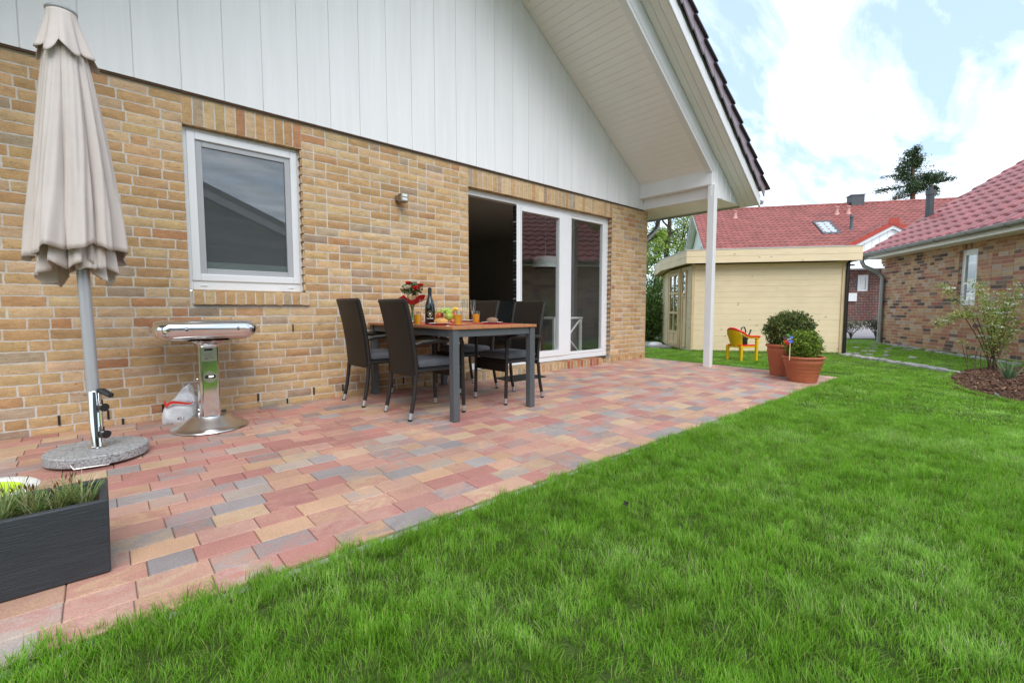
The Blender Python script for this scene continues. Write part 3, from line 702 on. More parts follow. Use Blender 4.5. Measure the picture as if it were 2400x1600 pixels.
cn = MB(); canopy_sheet(cn, 2.40, 1.19, .070, .206, seed=1.6, hem=.030); canopy_sheet(cn, 2.0, 1.09, .05, .155, seed=2.1, hem=.040, amp=1.35, k=11); canopy_sheet(cn, 1.7, 1.12, .04, .12, seed=4.0, hem=.05, amp=1.5, k=9)
canopy = cn.build('canopy', 'canvas', par); so = canopy.modifiers.new('cloth', 'SOLIDIFY'); so.thickness = .003
vc = MB(); vs = []; rows, seg = 14, 160
for j in range(rows+1):
    t = j/rows
    for i in range(seg):
        th = 2*math.pi*i/seg; sc = math.sin(5.5*th+.5)*math.sin(3*th)
        fo_ = abs(math.sin(4*th+.3*math.sin(3*th)+.4))**.7; rr = .064+.058*t**1.25*(.72+.5*fo_+.14*math.sin(3*th+1)) + .005*math.sin(11*th)*t
        z = 2.515-(.20+.055*fo_+.02*math.sin(5*th))*t
        vs.append(tuple(LEAN @ Vector((rr*math.cos(th), rr*math.sin(th), z-uz))))
vc.add(vs, [(j*seg+i, (j+1)*seg+i, (j+1)*seg+(i+1) % seg, j*seg+(i+1) % seg) for j in range(rows) for i in range(seg)], 0, smooth=True)
vent = vc.build('vent_cap', 'canvas', par); so = vent.modifiers.new('cloth', 'SOLIDIFY'); so.thickness = .003
MB().lathe([(0, .0), (.066, .0), (.069, .004), (.069, .012), (.060, .021), (.035, .028), (0, .030)], seg=40, M=LEAN @ Matrix.Translation((0, 0, 2.513-uz))).build('finial', 'pole', par)

# ================================================================== GRILL
GX, GY = .585, -.48
gr = thing('pedestal_grill', 'polished steel pedestal grill with rounded lid standing against the brick wall', 'grill', (GX, GY, patio_z(GY)))
foot = MB().lathe([(.245, .0), (.248, .004), (.244, .010), (.205, .018), (.19, .03), (.145, .066), (.118, .086), (.112, .094), (0, .094)], seg=64); foot.build('foot', 'steelb', gr)
def rrect(w, d, r, n=6):
    pts = []
    for cx, cy, a0 in ((w/2-r, d/2-r, 0), (-w/2+r, d/2-r, 90), (-w/2+r, -d/2+r, 180), (w/2-r, -d/2+r, 270)):
        for k in range(n+1):
            a = R(a0+90*k/n); pts.append((cx+r*math.cos(a), cy+r*math.sin(a)))
    return pts
def loft(mb, rings, mi=0, smooth=True, cap0=False, cap1=False):
    n = len(rings[0]); vs = [p for r in rings for p in r]
    mb.add(vs, [(j*n+i, j*n+(i+1) % n, (j+1)*n+(i+1) % n, (j+1)*n+i) for j in range(len(rings)-1) for i in range(n)], mi, smooth=smooth)
    if cap0: mb.add(rings[0], [tuple(range(n-1, -1, -1))], mi)
    if cap1: mb.add(rings[-1], [tuple(range(n))], mi)
colm = MB(); loft(colm, [[(x, y, z) for x, y in rrect(.125, .165, .022)] for z in (.090, .64)]); col = colm.build('column', 'steel', gr)
MB().box(-.048, -.0855, .50, .045, -.0832, .60, 0).build('label_plate', 'steelb', col)
MB().box(-.03, -.0865, .576, .022, -.0858, .592, 0).build('badge', 'foil', col)
tx = MB()
for k in range(5): tx.box(-.034, -.0863, .556-k*.009, .030-rnd.uniform(0, .02), -.0858, .558-k*.009)
tx.tube([(-.03, -.0863, .515), (-.02, -.0863, .523), (-.008, -.0863, .515)], .003, 6); tx.build('small_print', 'ink', col)
vd = MB(); vd.tube([(0, -.083, .385), (0, -.088, .385)], .043, 32); vdo = vd.build('vent_disc', 'steelb', col)
for xx in (-.022, .022): MB().tube([(xx, -.0885, .387), (xx, -.0895, .387)], .0135, 18).build('vent_hole', 'black', col)
MB().tube([(-.009, -.0892, .387), (.02, -.0935, .389)], .0045, 8).build('vent_knob', 'chrome', col)
for z in (.10, .13, .36): MB().tube([(-.0625, .05, z), (-.066, .05, z)], .004, 8).build('bolt', 'chrome', col)
bk = MB(); bk.tube([(.0625, -.03, .115), (.082, -.03, .115)], .008, 10); bk.ball((.088, -.03, .115), .012); bk.build('drain_knob', 'plastic_black', col)
hx = -.002; hy = .085
def hood(zs, inset):
    rings = []
    for z, ins in zip(zs, inset): rings.append([(x+hx, y+hy, z) for x, y in rrect(.64-2*ins, .565-2*ins, max(.10-ins*.6, .02), 8)])
    return rings
zm = .735
h1 = MB(); loft(h1, hood([zm+.002, zm+.018, zm+.034, zm+.046, zm+.054, zm+.058, zm+.060, zm+.062], [.004, .006, .013, .026, .045, .07, .12, .19]), cap1=True); h1.build('lid', 'steel', gr)
h2 = MB(); loft(h2, hood([zm-.085, zm-.08, zm-.068, zm-.05, zm-.028, zm-.002], [.11, .075, .045, .022, .008, .004]), cap0=True); h2.build('bowl', 'steel', gr)
MB().prism([(x+hx, y+hy, zm-.0018) for x, y in rrect(.652, .577, .10, 8)], (0, 0, .0036)).build('seam_flange', 'steelb', gr)
for xx in (-.14, .17):
    cl = MB(); cl.box(xx-.006, -.204, zm-.01, xx+.006, -.197, zm+.014); cl.tube([(xx-.006, -.202, zm+.006), (xx+.006, -.202, zm+.006)], .003, 6); cl.build('clip', 'chrome', gr)
MB().lathe([(.11, zm-.11), (.075, zm-.13)], seg=4).build('collar', 'steel', gr) if False else None
cc = MB(); loft(cc, [[(x, y, z) for x, y in rrect(w, d, .03)] for z, w, d in ((.60, .127, .167), (.63, .16, .20), (.652, .26, .28))]); cc.build('neck', 'steel', gr)

# charcoal sack
BG = MB(); bx, by = .435, -.16; rows = 16; seg = 44; vs = []
for j in range(rows+1):
    t = j/rows
    for i in range(seg):
        a = 2*math.pi*i/seg; sx = .128*(1-.10*t) if t < .55 else .128*(.945-.62*(t-.55)/.45); sy = .075*(1+.3*math.sin(math.pi*min(t*1.3, 1)))*(1-.75*t**2.2)
        ca, sa = math.cos(a), math.sin(a); e = .55
        x = sx*math.copysign(abs(ca)**e, ca); y_ = sy*math.copysign(abs(sa)**e, sa)
        if j == 0: x *= .96; y_ *= .9
        wv = .010*math.sin(9*a+5*t*3)*t + .007*math.sin(5*a+11*t) + (.018*math.sin(23*t+3*a) if t > .5 else 0)
        vs.append((x*(1+wv*3)+.05*t*t, y_+wv, (.275*t)*(1-.22*math.cos(a-2.6)*t)))
BG.add(vs, [(j*seg+i, j*seg+(i+1) % seg, (j+1)*seg+(i+1) % seg, (j+1)*seg+i) for j in range(rows) for i in range(seg)] , 0, smooth=True)
BG.add(vs[-seg:], [tuple(range(seg))], 0); BG.add(vs[:seg], [tuple(range(seg-1, -1, -1))], 0)
bag = thing('charcoal_sack', 'crumpled white sack with a red band leaning behind the steel grill', 'sack', (bx, by, patio_z(by)), R(-14)); bag.scale = (.88, .88, .9)
bagm = BG.build('sack', 'bag', bag)
rb = MB(); vs = []
for k in range(14):
    a = R(188+k*9); wv = .178+.012*math.sin(k)
    ca, sa = math.cos(a), math.sin(a); rx, ry = .121, .098
    x = rx*math.copysign(abs(ca)**.55, ca)+.021; y_ = ry*math.copysign(abs(sa)**.55, sa)-.008
    w = .020 if k < 5 else .013*(1-(k-5)/10)+.002
    vs += [(x*1.03, y_*1.04, wv-w), (x*1.03, y_*1.04, wv+w)]
rb.add(vs, [(2*k, 2*k+2, 2*k+3, 2*k+1) for k in range(13)], 0, smooth=True); rb.build('red_band', 'redp', bag)
def text_obj(name, body, size, m, parent, loc, rot, extr=.0004, align='CENTER'):
    cu = bpy.data.curves.new(name, 'FONT'); cu.body = body; cu.size = size; cu.extrude = extr; cu.align_x = align
    tmp = bpy.data.objects.new(name, cu); COL.objects.link(tmp); dg = bpy.context.evaluated_depsgraph_get()
    me = bpy.data.meshes.new_from_object(tmp.evaluated_get(dg)); bpy.data.objects.remove(tmp)
    me.materials.clear(); me.materials.append(MT[m]); o = bpy.data.objects.new(name, me); COL.objects.link(o); o.parent = parent; o.location = loc; o.rotation_euler = rot; return o
text_obj('printed_text', '40 l', .036, 'ink', bag, (.015, -.088, .03), (R(82), 0, 0), .001)

# ================================================================== PLANTER and tray
plx0, plx1, ply0, ply1, plz = -.74, -.003, -2.417, -2.13, .213
pz = patio_z(-2.3)
plan = thing('planter_box', 'long anthracite planter box with grassy plants on the patio edge', 'planter', (-.37, -2.27, pz))
pm = MB(); w = .026; h = plz-pz
X0, X1, Y0_, Y1_ = plx0+.37, plx1+.37, ply0+2.27, ply1+2.27
outer = [(x, y) for x, y in ((X0, Y0_), (X1, Y0_), (X1, Y1_), (X0, Y1_))]; inner = [(X0+w, Y0_+w), (X1-w, Y0_+w), (X1-w, Y1_-w), (X0+w, Y1_-w)]
v = [(x*.985, y*.985, .0) for x, y in outer] + [(x, y, h) for x, y in outer] + [(x, y, h) for x, y in inner] + [(x, y, h-.12) for x, y in inner]
f = [(0, 3, 2, 1)] + [(i, (i+1) % 4, 4+(i+1) % 4, 4+i) for i in range(4)] + [(4+i, 4+(i+1) % 4, 8+(i+1) % 4, 8+i) for i in range(4)] + [(8+i, 8+(i+1) % 4, 12+(i+1) % 4, 12+i) for i in range(4)] + [(12, 13, 14, 15)]
pm.add(v, f); pm.build('box', 'planter', plan, bevel=.006, seg=3)
xs_ = np.linspace(X0+w, X1-w, 60); ys_ = np.linspace(Y0_+w, Y1_-w, 24)
V = [(x, y, h-.045+rnd.uniform(-.012, .012)) for y in ys_ for x in xs_]; F = [(j*60+i, j*60+i+1, (j+1)*60+i+1, (j+1)*60+i) for j in range(23) for i in range(59)]
raw_mesh('soil', V, F, 'soil', parent=plan)
def blades(n, rad, L, W, cols, lean=(.2, 1.0), rows=4, seed=1, droop=.6, sx=1, sy=1):
    r = np.random.default_rng(seed); V, F, Cc = [], [], []
    for k in range(n):
        rr = rad*math.sqrt(r.random()); a = r.random()*2*math.pi; bx_, by_ = rr*math.cos(a)*sx, rr*math.sin(a)*sy
        da = a+r.normal(0, .8); ln = L*r.uniform(.55, 1.15); le = r.uniform(*lean); w_ = W*r.uniform(.7, 1.2); dx, dy = math.cos(da), math.sin(da); o = len(V)
        c = cols[r.integers(len(cols))]*r.uniform(.75, 1.25)
        for j in range(rows+1):
            t = j/rows; out = ln*(le*t*.6+droop*le*t*t*.5); up = ln*(t*math.sqrt(max(0, 1-min(le, .95)**2*.6)) - droop*le*t*t*.35)
            ww = w_*(1-t**2)+.0003
            V += [(bx_+dx*out-dy*ww, by_+dy*out+dx*ww, up), (bx_+dx*out+dy*ww, by_+dy*out-dx*ww, up)]
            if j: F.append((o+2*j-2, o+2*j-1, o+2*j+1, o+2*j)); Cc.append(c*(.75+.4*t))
    return V, F, Cc
GC = [np.array(c) for c in ((.20, .33, .08), (.27, .38, .12), (.42, .47, .22), (.15, .27, .06), (.30, .25, .10), (.55, .55, .33), (.22, .35, .10), (.18, .30, .07))]
for i, (cents, n, lab) in enumerate((([(-.33, -2.29), (-.25, -2.25), (-.19, -2.29), (-.28, -2.31), (-.22, -2.21)], 85, 'left tuft of the pale striped grass growing in the anthracite planter'), ([(-.11, -2.25), (-.07, -2.29), (-.135, -2.29)], 70, 'right tuft of pale striped grass by the end of the anthracite planter'))):
    VV, FF, CC = [], [], []
    for k, (cx_, cy_) in enumerate(cents):
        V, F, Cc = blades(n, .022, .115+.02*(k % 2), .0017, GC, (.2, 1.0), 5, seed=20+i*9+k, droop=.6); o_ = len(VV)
        VV += [(p[0]+cx_-cents[0][0], p[1]+cy_-cents[0][1], p[2]) for p in V]; FF += [tuple(q+o_ for q in f) for f in F]; CC += Cc
        r = np.random.default_rng(300+i*9+k)
        for _ in range(5):            # dry seed heads on thin stalks
            a = r.random()*6.28; l_ = r.uniform(.09, .15); le = r.uniform(.1, .5); b0 = np.array([cx_-cents[0][0], cy_-cents[0][1], 0]); e = b0+np.array([math.cos(a)*le*l_, math.sin(a)*le*l_, l_]); sd2 = np.array([-math.sin(a), math.cos(a), 0])
            o_ = len(VV); m1 = b0+(e-b0)*.8
            VV += [tuple(b0-sd2*.0008), tuple(b0+sd2*.0008), tuple(m1+sd2*.0008), tuple(m1-sd2*.0008), tuple(m1-sd2*.0015), tuple(m1+sd2*.0015), tuple((m1+e)/2+sd2*.004), tuple(e), tuple((m1+e)/2-sd2*.004)]
            FF += [(o_, o_+1, o_+2, o_+3), (o_+4, o_+5, o_+6, o_+8), (o_+8, o_+6, o_+7, o_+7)][:2]; CC += [np.array((.28, .24, .10)), np.array((.22, .13, .05))]
            FF.append((o_+6, o_+7, o_+8, o_+5)); CC.append(np.array((.26, .15, .06)))
    o = raw_mesh('grass_tuft', VV, FF, 'leaf', CC); o.location = (cents[0][0], cents[0][1], plz-.045); tag(o, lab, 'plant', 'grass tufts in the planter')
ty = patio_z(-1.5)
tray = thing('oblong_tray', 'white rimmed oblong tray with a lime green inside behind the planter', 'tray', (-.62, -1.5, ty))
def stadium(L_, W_, n=14): return [(L_/2-W_/2+W_/2*math.cos(a), W_/2*math.sin(a)) for a in np.linspace(-math.pi/2, math.pi/2, n)] + [(-L_/2+W_/2+W_/2*math.cos(a), W_/2*math.sin(a)) for a in np.linspace(math.pi/2, 3*math.pi/2, n)]
tm = MB(); loft(tm, [[(x, y, z) for x, y in stadium(l, w_)] for z, l, w_ in ((0, .66, .32), (.09, .76, .42), (.10, .77, .43), (.106, .75, .41), (.104, .68, .34), (.098, .665, .325), (.06, .64, .30))]); tm.build('rim', 'offwhite', tray)
tm = MB(); loft(tm, [[(x, y, z) for x, y in stadium(l, w_)] for z, l, w_ in ((.097, .663, .323), (.085, .645, .305), (.08, .60, .27))], cap1=True); tm.build('inside', 'lime', tray)

# ================================================================== TABLE
TX0, TX1, TY0, TY1, TZ = 2.04, 2.965, -1.545, -.04, .73
tbl = thing('dining_table', 'garden table with brown wooden top and grey metal legs set for breakfast', 'table', ((TX0+TX1)/2, (TY0+TY1)/2, patio_z(-.8)))
cx, cy, cz = tbl.location
tp = MB()
nb = 6
for i in range(nb):
    a, b = TX0+(TX1-TX0)*i/nb, TX0+(TX1-TX0)*(i+1)/nb-.003
    tp.box(a-cx, TY0-cy, TZ-.024-cz, b-cx, TY1-cy, TZ-cz)
o = tp.build('tabletop', 'tabletop', tbl, bevel=.003)
ap = MB(); ax0, ax1, ay0, ay1 = TX0+.012, TX1-.012, TY0+.012, TY1-.012
zt_, zb_ = TZ-.026-cz, TZ-.085-cz
ap.box(ax0+.062-cx, ay0+.012-cy, zb_, ax1-.062-cx, ay0+.042-cy, zt_); ap.box(ax0+.062-cx, ay1-.042-cy, zb_, ax1-.062-cx, ay1-.012-cy, zt_); ap.box(ax0+.012-cx, ay0+.062-cy, zb_, ax0+.042-cx, ay1-.062-cy, zt_); ap.box(ax1-.042-cx, ay0+.062-cy, zb_, ax1-.012-cx, ay1-.062-cy, zt_)
ap.build('apron', 'tableframe', tbl, bevel=.003)
for xx in (ax0, ax1-.06):
    for yy in (ay0, ay1-.06): MB().box(xx-cx, yy-cy, patio_z(yy)-cz, xx+.06-cx, yy+.06-cy, zt_).build('leg', 'tableframe', tbl, bevel=.004)

# ================================================================== CHAIRS (local +x is the way the sitter faces)
chair = thing('wicker_chair', 'dark wicker armchair nearest the camera, its woven back turned to us', 'chair', (2.07, -1.07, patio_z(-1.07)), 0, 'wicker armchairs around the table')
def sheet(mb, rows, th, mi=0):
    # rows of points (front), thickened along -x
    n = len(rows[0]); fr = [p for r in rows for p in r]; bk = [(p[0]-th, p[1], p[2]) for p in fr]
    m = len(rows); vs = fr+bk; o = len(fr); fs = []
    for j in range(m-1):
        for i in range(n-1):
            a, b, c_, d_ = j*n+i, j*n+i+1, (j+1)*n+i+1, (j+1)*n+i
            fs += [(a, b, c_, d_), (o+d_, o+c_, o+b, o+a)]
    rim = [i for i in range(n)] + [j*n+n-1 for j in range(1, m)] + [(m-1)*n+i for i in range(n-2, -1, -1)] + [j*n for j in range(m-2, 0, -1)]
    fs += [(rim[(k+1) % len(rim)], rim[k], o+rim[k], o+rim[(k+1) % len(rim)]) for k in range(len(rim))]
    mb.add(vs, fs, mi, smooth=False)
bkm = MB(); rows = []
for j in range(13):
    t = j/12; z = .345+(.955-.345)*t; xb = -.195-.02*t-.075*t*t; hw = .205+.004*t
    rows.append([(xb+.018*((i-5)/5)**2*(.5), hw*(i-5)/5, z) for i in range(11)])
sheet(bkm, rows, .034); bkm.build('backrest', 'wicker', chair, bevel=.008)
edge = MB()
for s in (-1, 1): edge.tube([(r[0][0]-.008, s*abs(r[0][1]), r[0][2]) for r in rows], .0165, 10)
edge.tube([(rows[-1][i][0]-.016, rows[-1][i][1], .955) for i in range(11)], .017, 10); edge.build('back_frame', 'wickerleg', chair)
st_ = MB(); st_.box(-.20, -.215, .385, .235, .215, .412); st_.box(.215, -.215, .30, .236, .215, .385); st_.build('seat', 'wicker', chair, bevel=.006)
for s in (-1, 1):
    legp = [(-.205, s*.205, .36), (-.212, s*.206, .27), (-.228, s*.208, .16), (-.25, s*.21, .06)]
    l = MB().tube(legp, .0165, 12).build('leg', 'wickerleg', chair)
    t = MB(); t.tube([(-.25, s*.21, .062), (-.262, s*.21, .012)], .0155, 12, 0); t.tube([(-.2625, s*.21, .012), (-.264, s*.21, .0)], .0165, 12, 1); t.build('leg_tip', ['legtip', 'black'], l)
    l = MB().tube([(.232, s*.228, .615), (.237, s*.228, .60), (.24, s*.226, .42), (.25, s*.225, .06)], .0165, 12).build('leg', 'wickerleg', chair)
    t = MB(); t.tube([(.25, s*.225, .062), (.252, s*.225, .012)], .0155, 12, 0); t.tube([(.252, s*.225, .012), (.252, s*.225, .0)], .0165, 12, 1); t.build('leg_tip', ['legtip', 'black'], l)
    a = MB(); a.tube([(-.215, s*.222, .605), (-.16, s*.232, .622), (.0, s*.236, .63), (.20, s*.232, .632), (.235, s*.228, .62)], [.016, .018, .02, .02, .017], 12); a.build('armrest', 'wickerleg', chair)
    MB().tube([(-.20, s*.212, .392), (.235, s*.218, .392)], .012, 10).build('seat_rail', 'wickerleg', chair)
cu = MB(); rr = []
for z, ins in ((.413, .02), (.42, .006), (.445, .0), (.468, .008), (.478, .03), (.481, .08)): rr.append([(x+.025, y, z+(.004*math.cos(x*9)*math.cos(y*9))) for x, y in rrect(.425-2*ins, .415-2*ins, .035, 5)])
loft(cu, rr, cap0=True, cap1=True)
cush = cu.build('seat_cushion', 'cushion'); cush.location = chair.location; tag(cush, 'grey seat cushion on the wicker armchair nearest the camera', 'cushion', 'grey seat cushions')
for (x, y, a, lab, cl_) in ((1.985, -.38, 0, 'dark wicker armchair close to the brick wall, behind the nearest one', 'grey seat cushion on the wicker armchair close to the brick wall'),
                       (3.035, -1.085, math.pi, 'dark wicker armchair at the right end, turned towards us by the grey front table leg', 'grey seat cushion on the armchair at the right front table leg'),
                       (2.995, -.42, math.pi, 'dark wicker armchair in front of the open door, beyond the table', 'grey seat cushion on the armchair in front of the open door')):
    dup(chair, (x, y, patio_z(y)), a+rnd.uniform(-.03, .03), lab)
    c2 = cush.copy(); COL.objects.link(c2); c2.location = (x, y, patio_z(y)); c2.rotation_euler = (0, 0, a); c2['label'] = cl_

# ------------------------------------------------------------------ on the table
def tb_x(u, y): return on_y(u, 757, y)[0]
def juice(u, y, lab, first=[None]):
    loc = (tb_x(u, y), y, TZ+.0015)
    if first[0] is None:
        g = thing('juice_glass', lab, 'glass', loc, 0, 'glasses of orange juice')
        MB().lathe([(.0, .0), (.029, .0), (.031, .003), (.038, .118), (.0365, .118), (.0295, .006), (0, .006)], seg=28).build('tumbler', 'gls', g)
        MB().lathe([(.0, .0065), (.0288, .0065), (.0345, .088), (.0, .088)], seg=28).build('juice', 'juice', g); first[0] = g
    else: dup(first[0], loc, 0, lab)
juice(1073, -1.36, 'juice glass nearest the table corner, right of the pale bread roll')
juice(978.6, -.98, 'juice glass left of the dark bottle, in front of the flowers')
juice(1115.7, -.98, 'juice glass beside the champagne flute, left of the dark roll')
juice(1022.5, -.50, 'juice glass half hidden behind the dark bottle')
def flute(u, y, lab, first=[None]):
    loc = (tb_x(u, y), y, TZ+.0015)
    if first[0] is None:
        g = thing('champagne_flute', lab, 'glass', loc, 0, 'empty champagne flutes')
        MB().lathe([(.033, 0), (.033, .0025), (.006, .006), (.0035, .012), (.0035, .075), (.0, .076)], seg=24).build('stem', 'gls', g)
        MB().lathe([(.0035, .075), (.014, .09), (.024, .13), (.0275, .225), (.0262, .225), (.0225, .13), (.012, .093), (0, .088)], seg=24).build('bowl', 'gls', g); first[0] = g
    else: dup(first[0], loc, 0, lab)
flute(1089.6, -1.28, 'empty champagne flute right of the juice glass nearest the corner')
flute(1108.7, -.92, 'empty champagne flute left of the dark bread roll plate')
flute(989.5, -.72, 'empty champagne flute between the flowers and the dark bottle')
flute(1019, -.42, 'empty champagne flute right behind the dark bottle')
def plate(u, y, lab, first=[None]):
    loc = (tb_x(u, y), y, TZ+.0022)
    if first[0] is None:
        o = MB().lathe([(.0, .0), (.055, .0), (.065, .003), (.10, .013), (.101, .0145), (.065, .006), (0, .005)], seg=40).build('plate', 'china'); o.location = loc; tag(o, lab, 'plate', 'white breakfast plates'); first[0] = o
    else:
        o = first[0].copy(); COL.objects.link(o); o.location = loc; o['label'] = lab
    return loc
p1 = plate(1031, -1.12, 'white plate under the pale bread roll'); p2 = plate(1153.7, -1.18, 'white plate under the dark bread roll')
plate(958, -.42, 'white plate at the wall end of the table below the vase'); plate(1098, -.44, 'white plate in front of the open door behind the flutes')
def roll(loc, m, lab, sx):
    b = MB(); vs = []
    b.ball((0, 0, .024), .05, 28, 14, sq=(sx, .82, .56)); o = b.build('bread_roll', m); o.location = (loc[0], loc[1], loc[2]+.007); o.rotation_euler = (0, 0, R(-42)); return tag(o, lab, 'bread roll', 'bread rolls on plates')
roll((p1[0]+.012, p1[1], p1[2]), 'bread', 'pale golden bread roll on the plate near the bottle', 1.25); roll(p2, 'rye', 'dark floury bread roll on the right plate', 1.1)
for u, y, lab, w in ((1030, -1.14, 'red place mat under the pale roll plate', .42), (1150, -1.17, 'red place mat under the dark roll plate', .42), (968, -.42, 'red place mat at the wall end of the table', .42), (1092, -.45, 'red place mat in front of the open door', .42)):
    o = MB().box(-.16, -.20, 0, .16, .20, .0014).build('place_mat', 'red'); xx = min(max(tb_x(u, y), TX0+.19), TX1-.18); o.location = (xx, y, TZ+.0004); tag(o, lab, 'place mat', 'red place mats')
o = MB().box(-.1, -.012, 0, .1, .012, .003).build('butter_knife', 'chrome', bevel=.001); o.location = (tb_x(1047, -1.32), -1.32, TZ+.0022); o.rotation_euler = (0, 0, R(60)); tag(o, 'steel knife lying on the red mat in front of the pale roll', 'knife')
bt = thing('wine_bottle', 'dark sparkling wine bottle with an oval gold label on the table', 'bottle', (tb_x(1008, -.90), -.90, TZ+.0015))
MB().lathe([(0, .0), (.043, .0), (.0455, .004), (.0455, .13), (.043, .165), (.033, .205), (.021, .24), (.0165, .27), (.0155, .285), (0, .286)], seg=40).build('body', 'bottle', bt)
MB().lathe([(.0188, .235), (.0172, .272), (.0168, .29), (.0185, .292), (.0185, .300), (.0168, .302), (.0175, .322), (.012, .328), (0, .329)], seg=28).build('foil_cap', 'foil', bt)
an = math.atan2(EYE[1]+.9, EYE[0]-bt.location[0])
LM = Matrix.Rotation(an, 4, 'Z')
def on_bottle(pts, r): return [(r*math.cos(p[0]/r), r*math.sin(p[0]/r), p[1]) for p in pts]
lb = MB(); ell = [(.020*math.cos(a), .095+.027*math.sin(a)) for a in np.linspace(0, 2*math.pi, 28, endpoint=False)]
lb.add([tuple(LM @ Vector(p)) for p in on_bottle(ell, .0459)], [tuple(range(28))]); lb.build('gold_label', 'gold', bt)
lb = MB(); ell2 = [(.014*math.cos(a), .095+.020*math.sin(a)) for a in np.linspace(0, 2*math.pi, 28, endpoint=False)]
lb.add([tuple(LM @ Vector(p)) for p in on_bottle(ell2, .0472)], [tuple(range(28))]); lb.build('label_centre', 'foil', bt)
lb = MB(); ell3 = [(.0055*math.cos(a), .095+.010*math.sin(a)) for a in np.linspace(0, 2*math.pi, 16, endpoint=False)]
lb.add([tuple(LM @ Vector(p)) for p in on_bottle(ell3, .0476)], [tuple(range(16))]); lb.build('label_portrait', 'china', bt)
lw = MB()
for k in range(15):
    if k == 6: continue
    xx = -.030+k*.0042; hh = .010 if k in (0, 7) else .0065
    a, b = on_bottle([(xx, .048)], .0462)[0], on_bottle([(xx+.003, .048)], .0462)[0]
    lw.add([tuple(LM @ Vector(p)) for p in (a, b, (b[0], b[1], b[2]+hh), (a[0], a[1], a[2]+hh))], [(0, 1, 2, 3)])
lw.build('label_lettering', 'china', bt)
MB().lathe([(.0182, .243), (.0176, .262)], seg=28).build('neck_band', 'legtip', bt)
# flowers in a slim vase
fl = thing('vase', 'slim glass vase of greenish stems at the wall end of the table', 'vase', (tb_x(967, -.38), -.38, TZ+.0015))
MB().lathe([(.028, 0), (.030, .004), (.02, .02), (.017, .06), (.024, .17), (.0225, .17), (.015, .06), (0, .01)], seg=24).build('glass_body', 'gls', fl)
bq = thing('flower_bouquet', 'bouquet of red and cream roses in a red paper wrap, in the vase', 'bouquet', (fl.location[0], fl.location[1], TZ+.012))
stm = MB()
for k in range(9): a = k*.7; stm.tube([(.012*math.cos(a), .012*math.sin(a), 0), (.008*math.cos(a), .008*math.sin(a), .12), (.05*math.cos(a), .05*math.sin(a), .26)], .0028, 6)
MT['stemgreen'] = mat('stem_green', (.08, .16, .04), .6, var=.2); stm.build('stems', 'stemgreen', bq)
wp = MB(); vs = []; seg = 60
for j in range(9):
    t = j/8
    for i in range(seg):
        a = 2*math.pi*i/seg; r_ = .016+.115*t**1.2*(1+.16*math.sin(5*a+1)*t+.08*math.sin(9*a)*t); vs.append((r_*math.cos(a), r_*math.sin(a), .165+.075*t+.028*t*math.sin(4*a+.5)))
wp.add(vs, [(j*seg+i, j*seg+(i+1) % seg, (j+1)*seg+(i+1) % seg, (j+1)*seg+i) for j in range(8) for i in range(seg)], 0, smooth=True); wp.build('paper_wrap', 'red', bq)
def rose(c, r, m):
    b = MB()
    for k in range(16):
        a = k*2.4; rr_ = r*(.15+.85*k/16); tl_ = k/16
        n = Vector((math.cos(a), math.sin(a), 0)); tt = Vector((-math.sin(a), math.cos(a), 0)); w_ = r*(.35+.5*tl_)
        rows_ = []
        for j in range(4):
            s_ = j/3; rows_.append([tuple(Vector(c)+n*(rr_*(.35+.65*s_**.7)+.004*tl_*s_)-n*(abs(q)**2*r*.25)+tt*(w_*q)+Vector((0, 0, r*(-.5+1.0*s_)*(1-.45*tl_)+(.12*r if s_ == 1 else 0)-abs(q)*r*.15))) for q in (-1, -.5, 0, .5, 1)])
        vs_ = [p for rw in rows_ for p in rw]; b.add(vs_, [(j*5+i, j*5+i+1, (j+1)*5+i+1, (j+1)*5+i) for j in range(3) for i in range(4)], smooth=True)
    b.ball(c, r*.55, 10, 6); return b.build('rose', m, bq)
view = Vector((EYE-np.array(bq.location))*[1, 1, 0]).normalized(); sd_ = Vector(RT)
def bqp(s, f, z): p = sd_*s+view*f; return (p.x, p.y, z)
for s, f, z, r_, m in ((-.035, .03, .385, .032, 'rose'), (.035, .065, .335, .040, 'rose'), (.085, .02, .365, .028, 'rose'), (-.045, .075, .340, .036, 'cream'), (.02, -.02, .395, .028, 'cream'), (-.085, .02, .355, .028, 'cream'), (.03, -.07, .35, .03, 'rose')): rose(bqp(s, f, z), r_, m)
n = 420; pos = rng.normal(0, 1, (n, 3)); pos /= np.linalg.norm(pos, axis=1)[:, None]; pos *= (rng.random(n)**.4)[:, None]; pos = pos*[.11, .11, .065]+[0, 0, .325]
def leaf_quads(pos, size, cols, asp=.45, seed=3, up=0.0):
    r = np.random.default_rng(seed); n = len(pos); d = r.normal(0, 1, (n, 3)); d[:, 2] += up; d /= np.linalg.norm(d, axis=1)[:, None]
    e = np.cross(d, r.normal(0, 1, (n, 3))); e /= np.linalg.norm(e, axis=1)[:, None]
    s = (size*r.uniform(.6, 1.3, n))[:, None] if not hasattr(size, '__len__') else np.asarray(size)[:, None]
    a = pos-d*s*.5; b = pos+e*s*asp*.5; c = pos+d*s*.5; f = pos-e*s*asp*.5
    V = np.stack([a, b, c, f], 1).reshape(-1, 3); F = np.arange(4*n).reshape(n, 4)
    cc = np.asarray(cols)[r.integers(len(cols), size=n)]*r.uniform(.65, 1.35, (n, 1)); return V, F, cc
V, F, cc = leaf_quads(pos, .032, [(.05, .12, .03), (.08, .17, .05), (.16, .24, .12), (.03, .08, .025)], .5)
raw_mesh('foliage', V, F, 'leaf', cc, parent=bq)
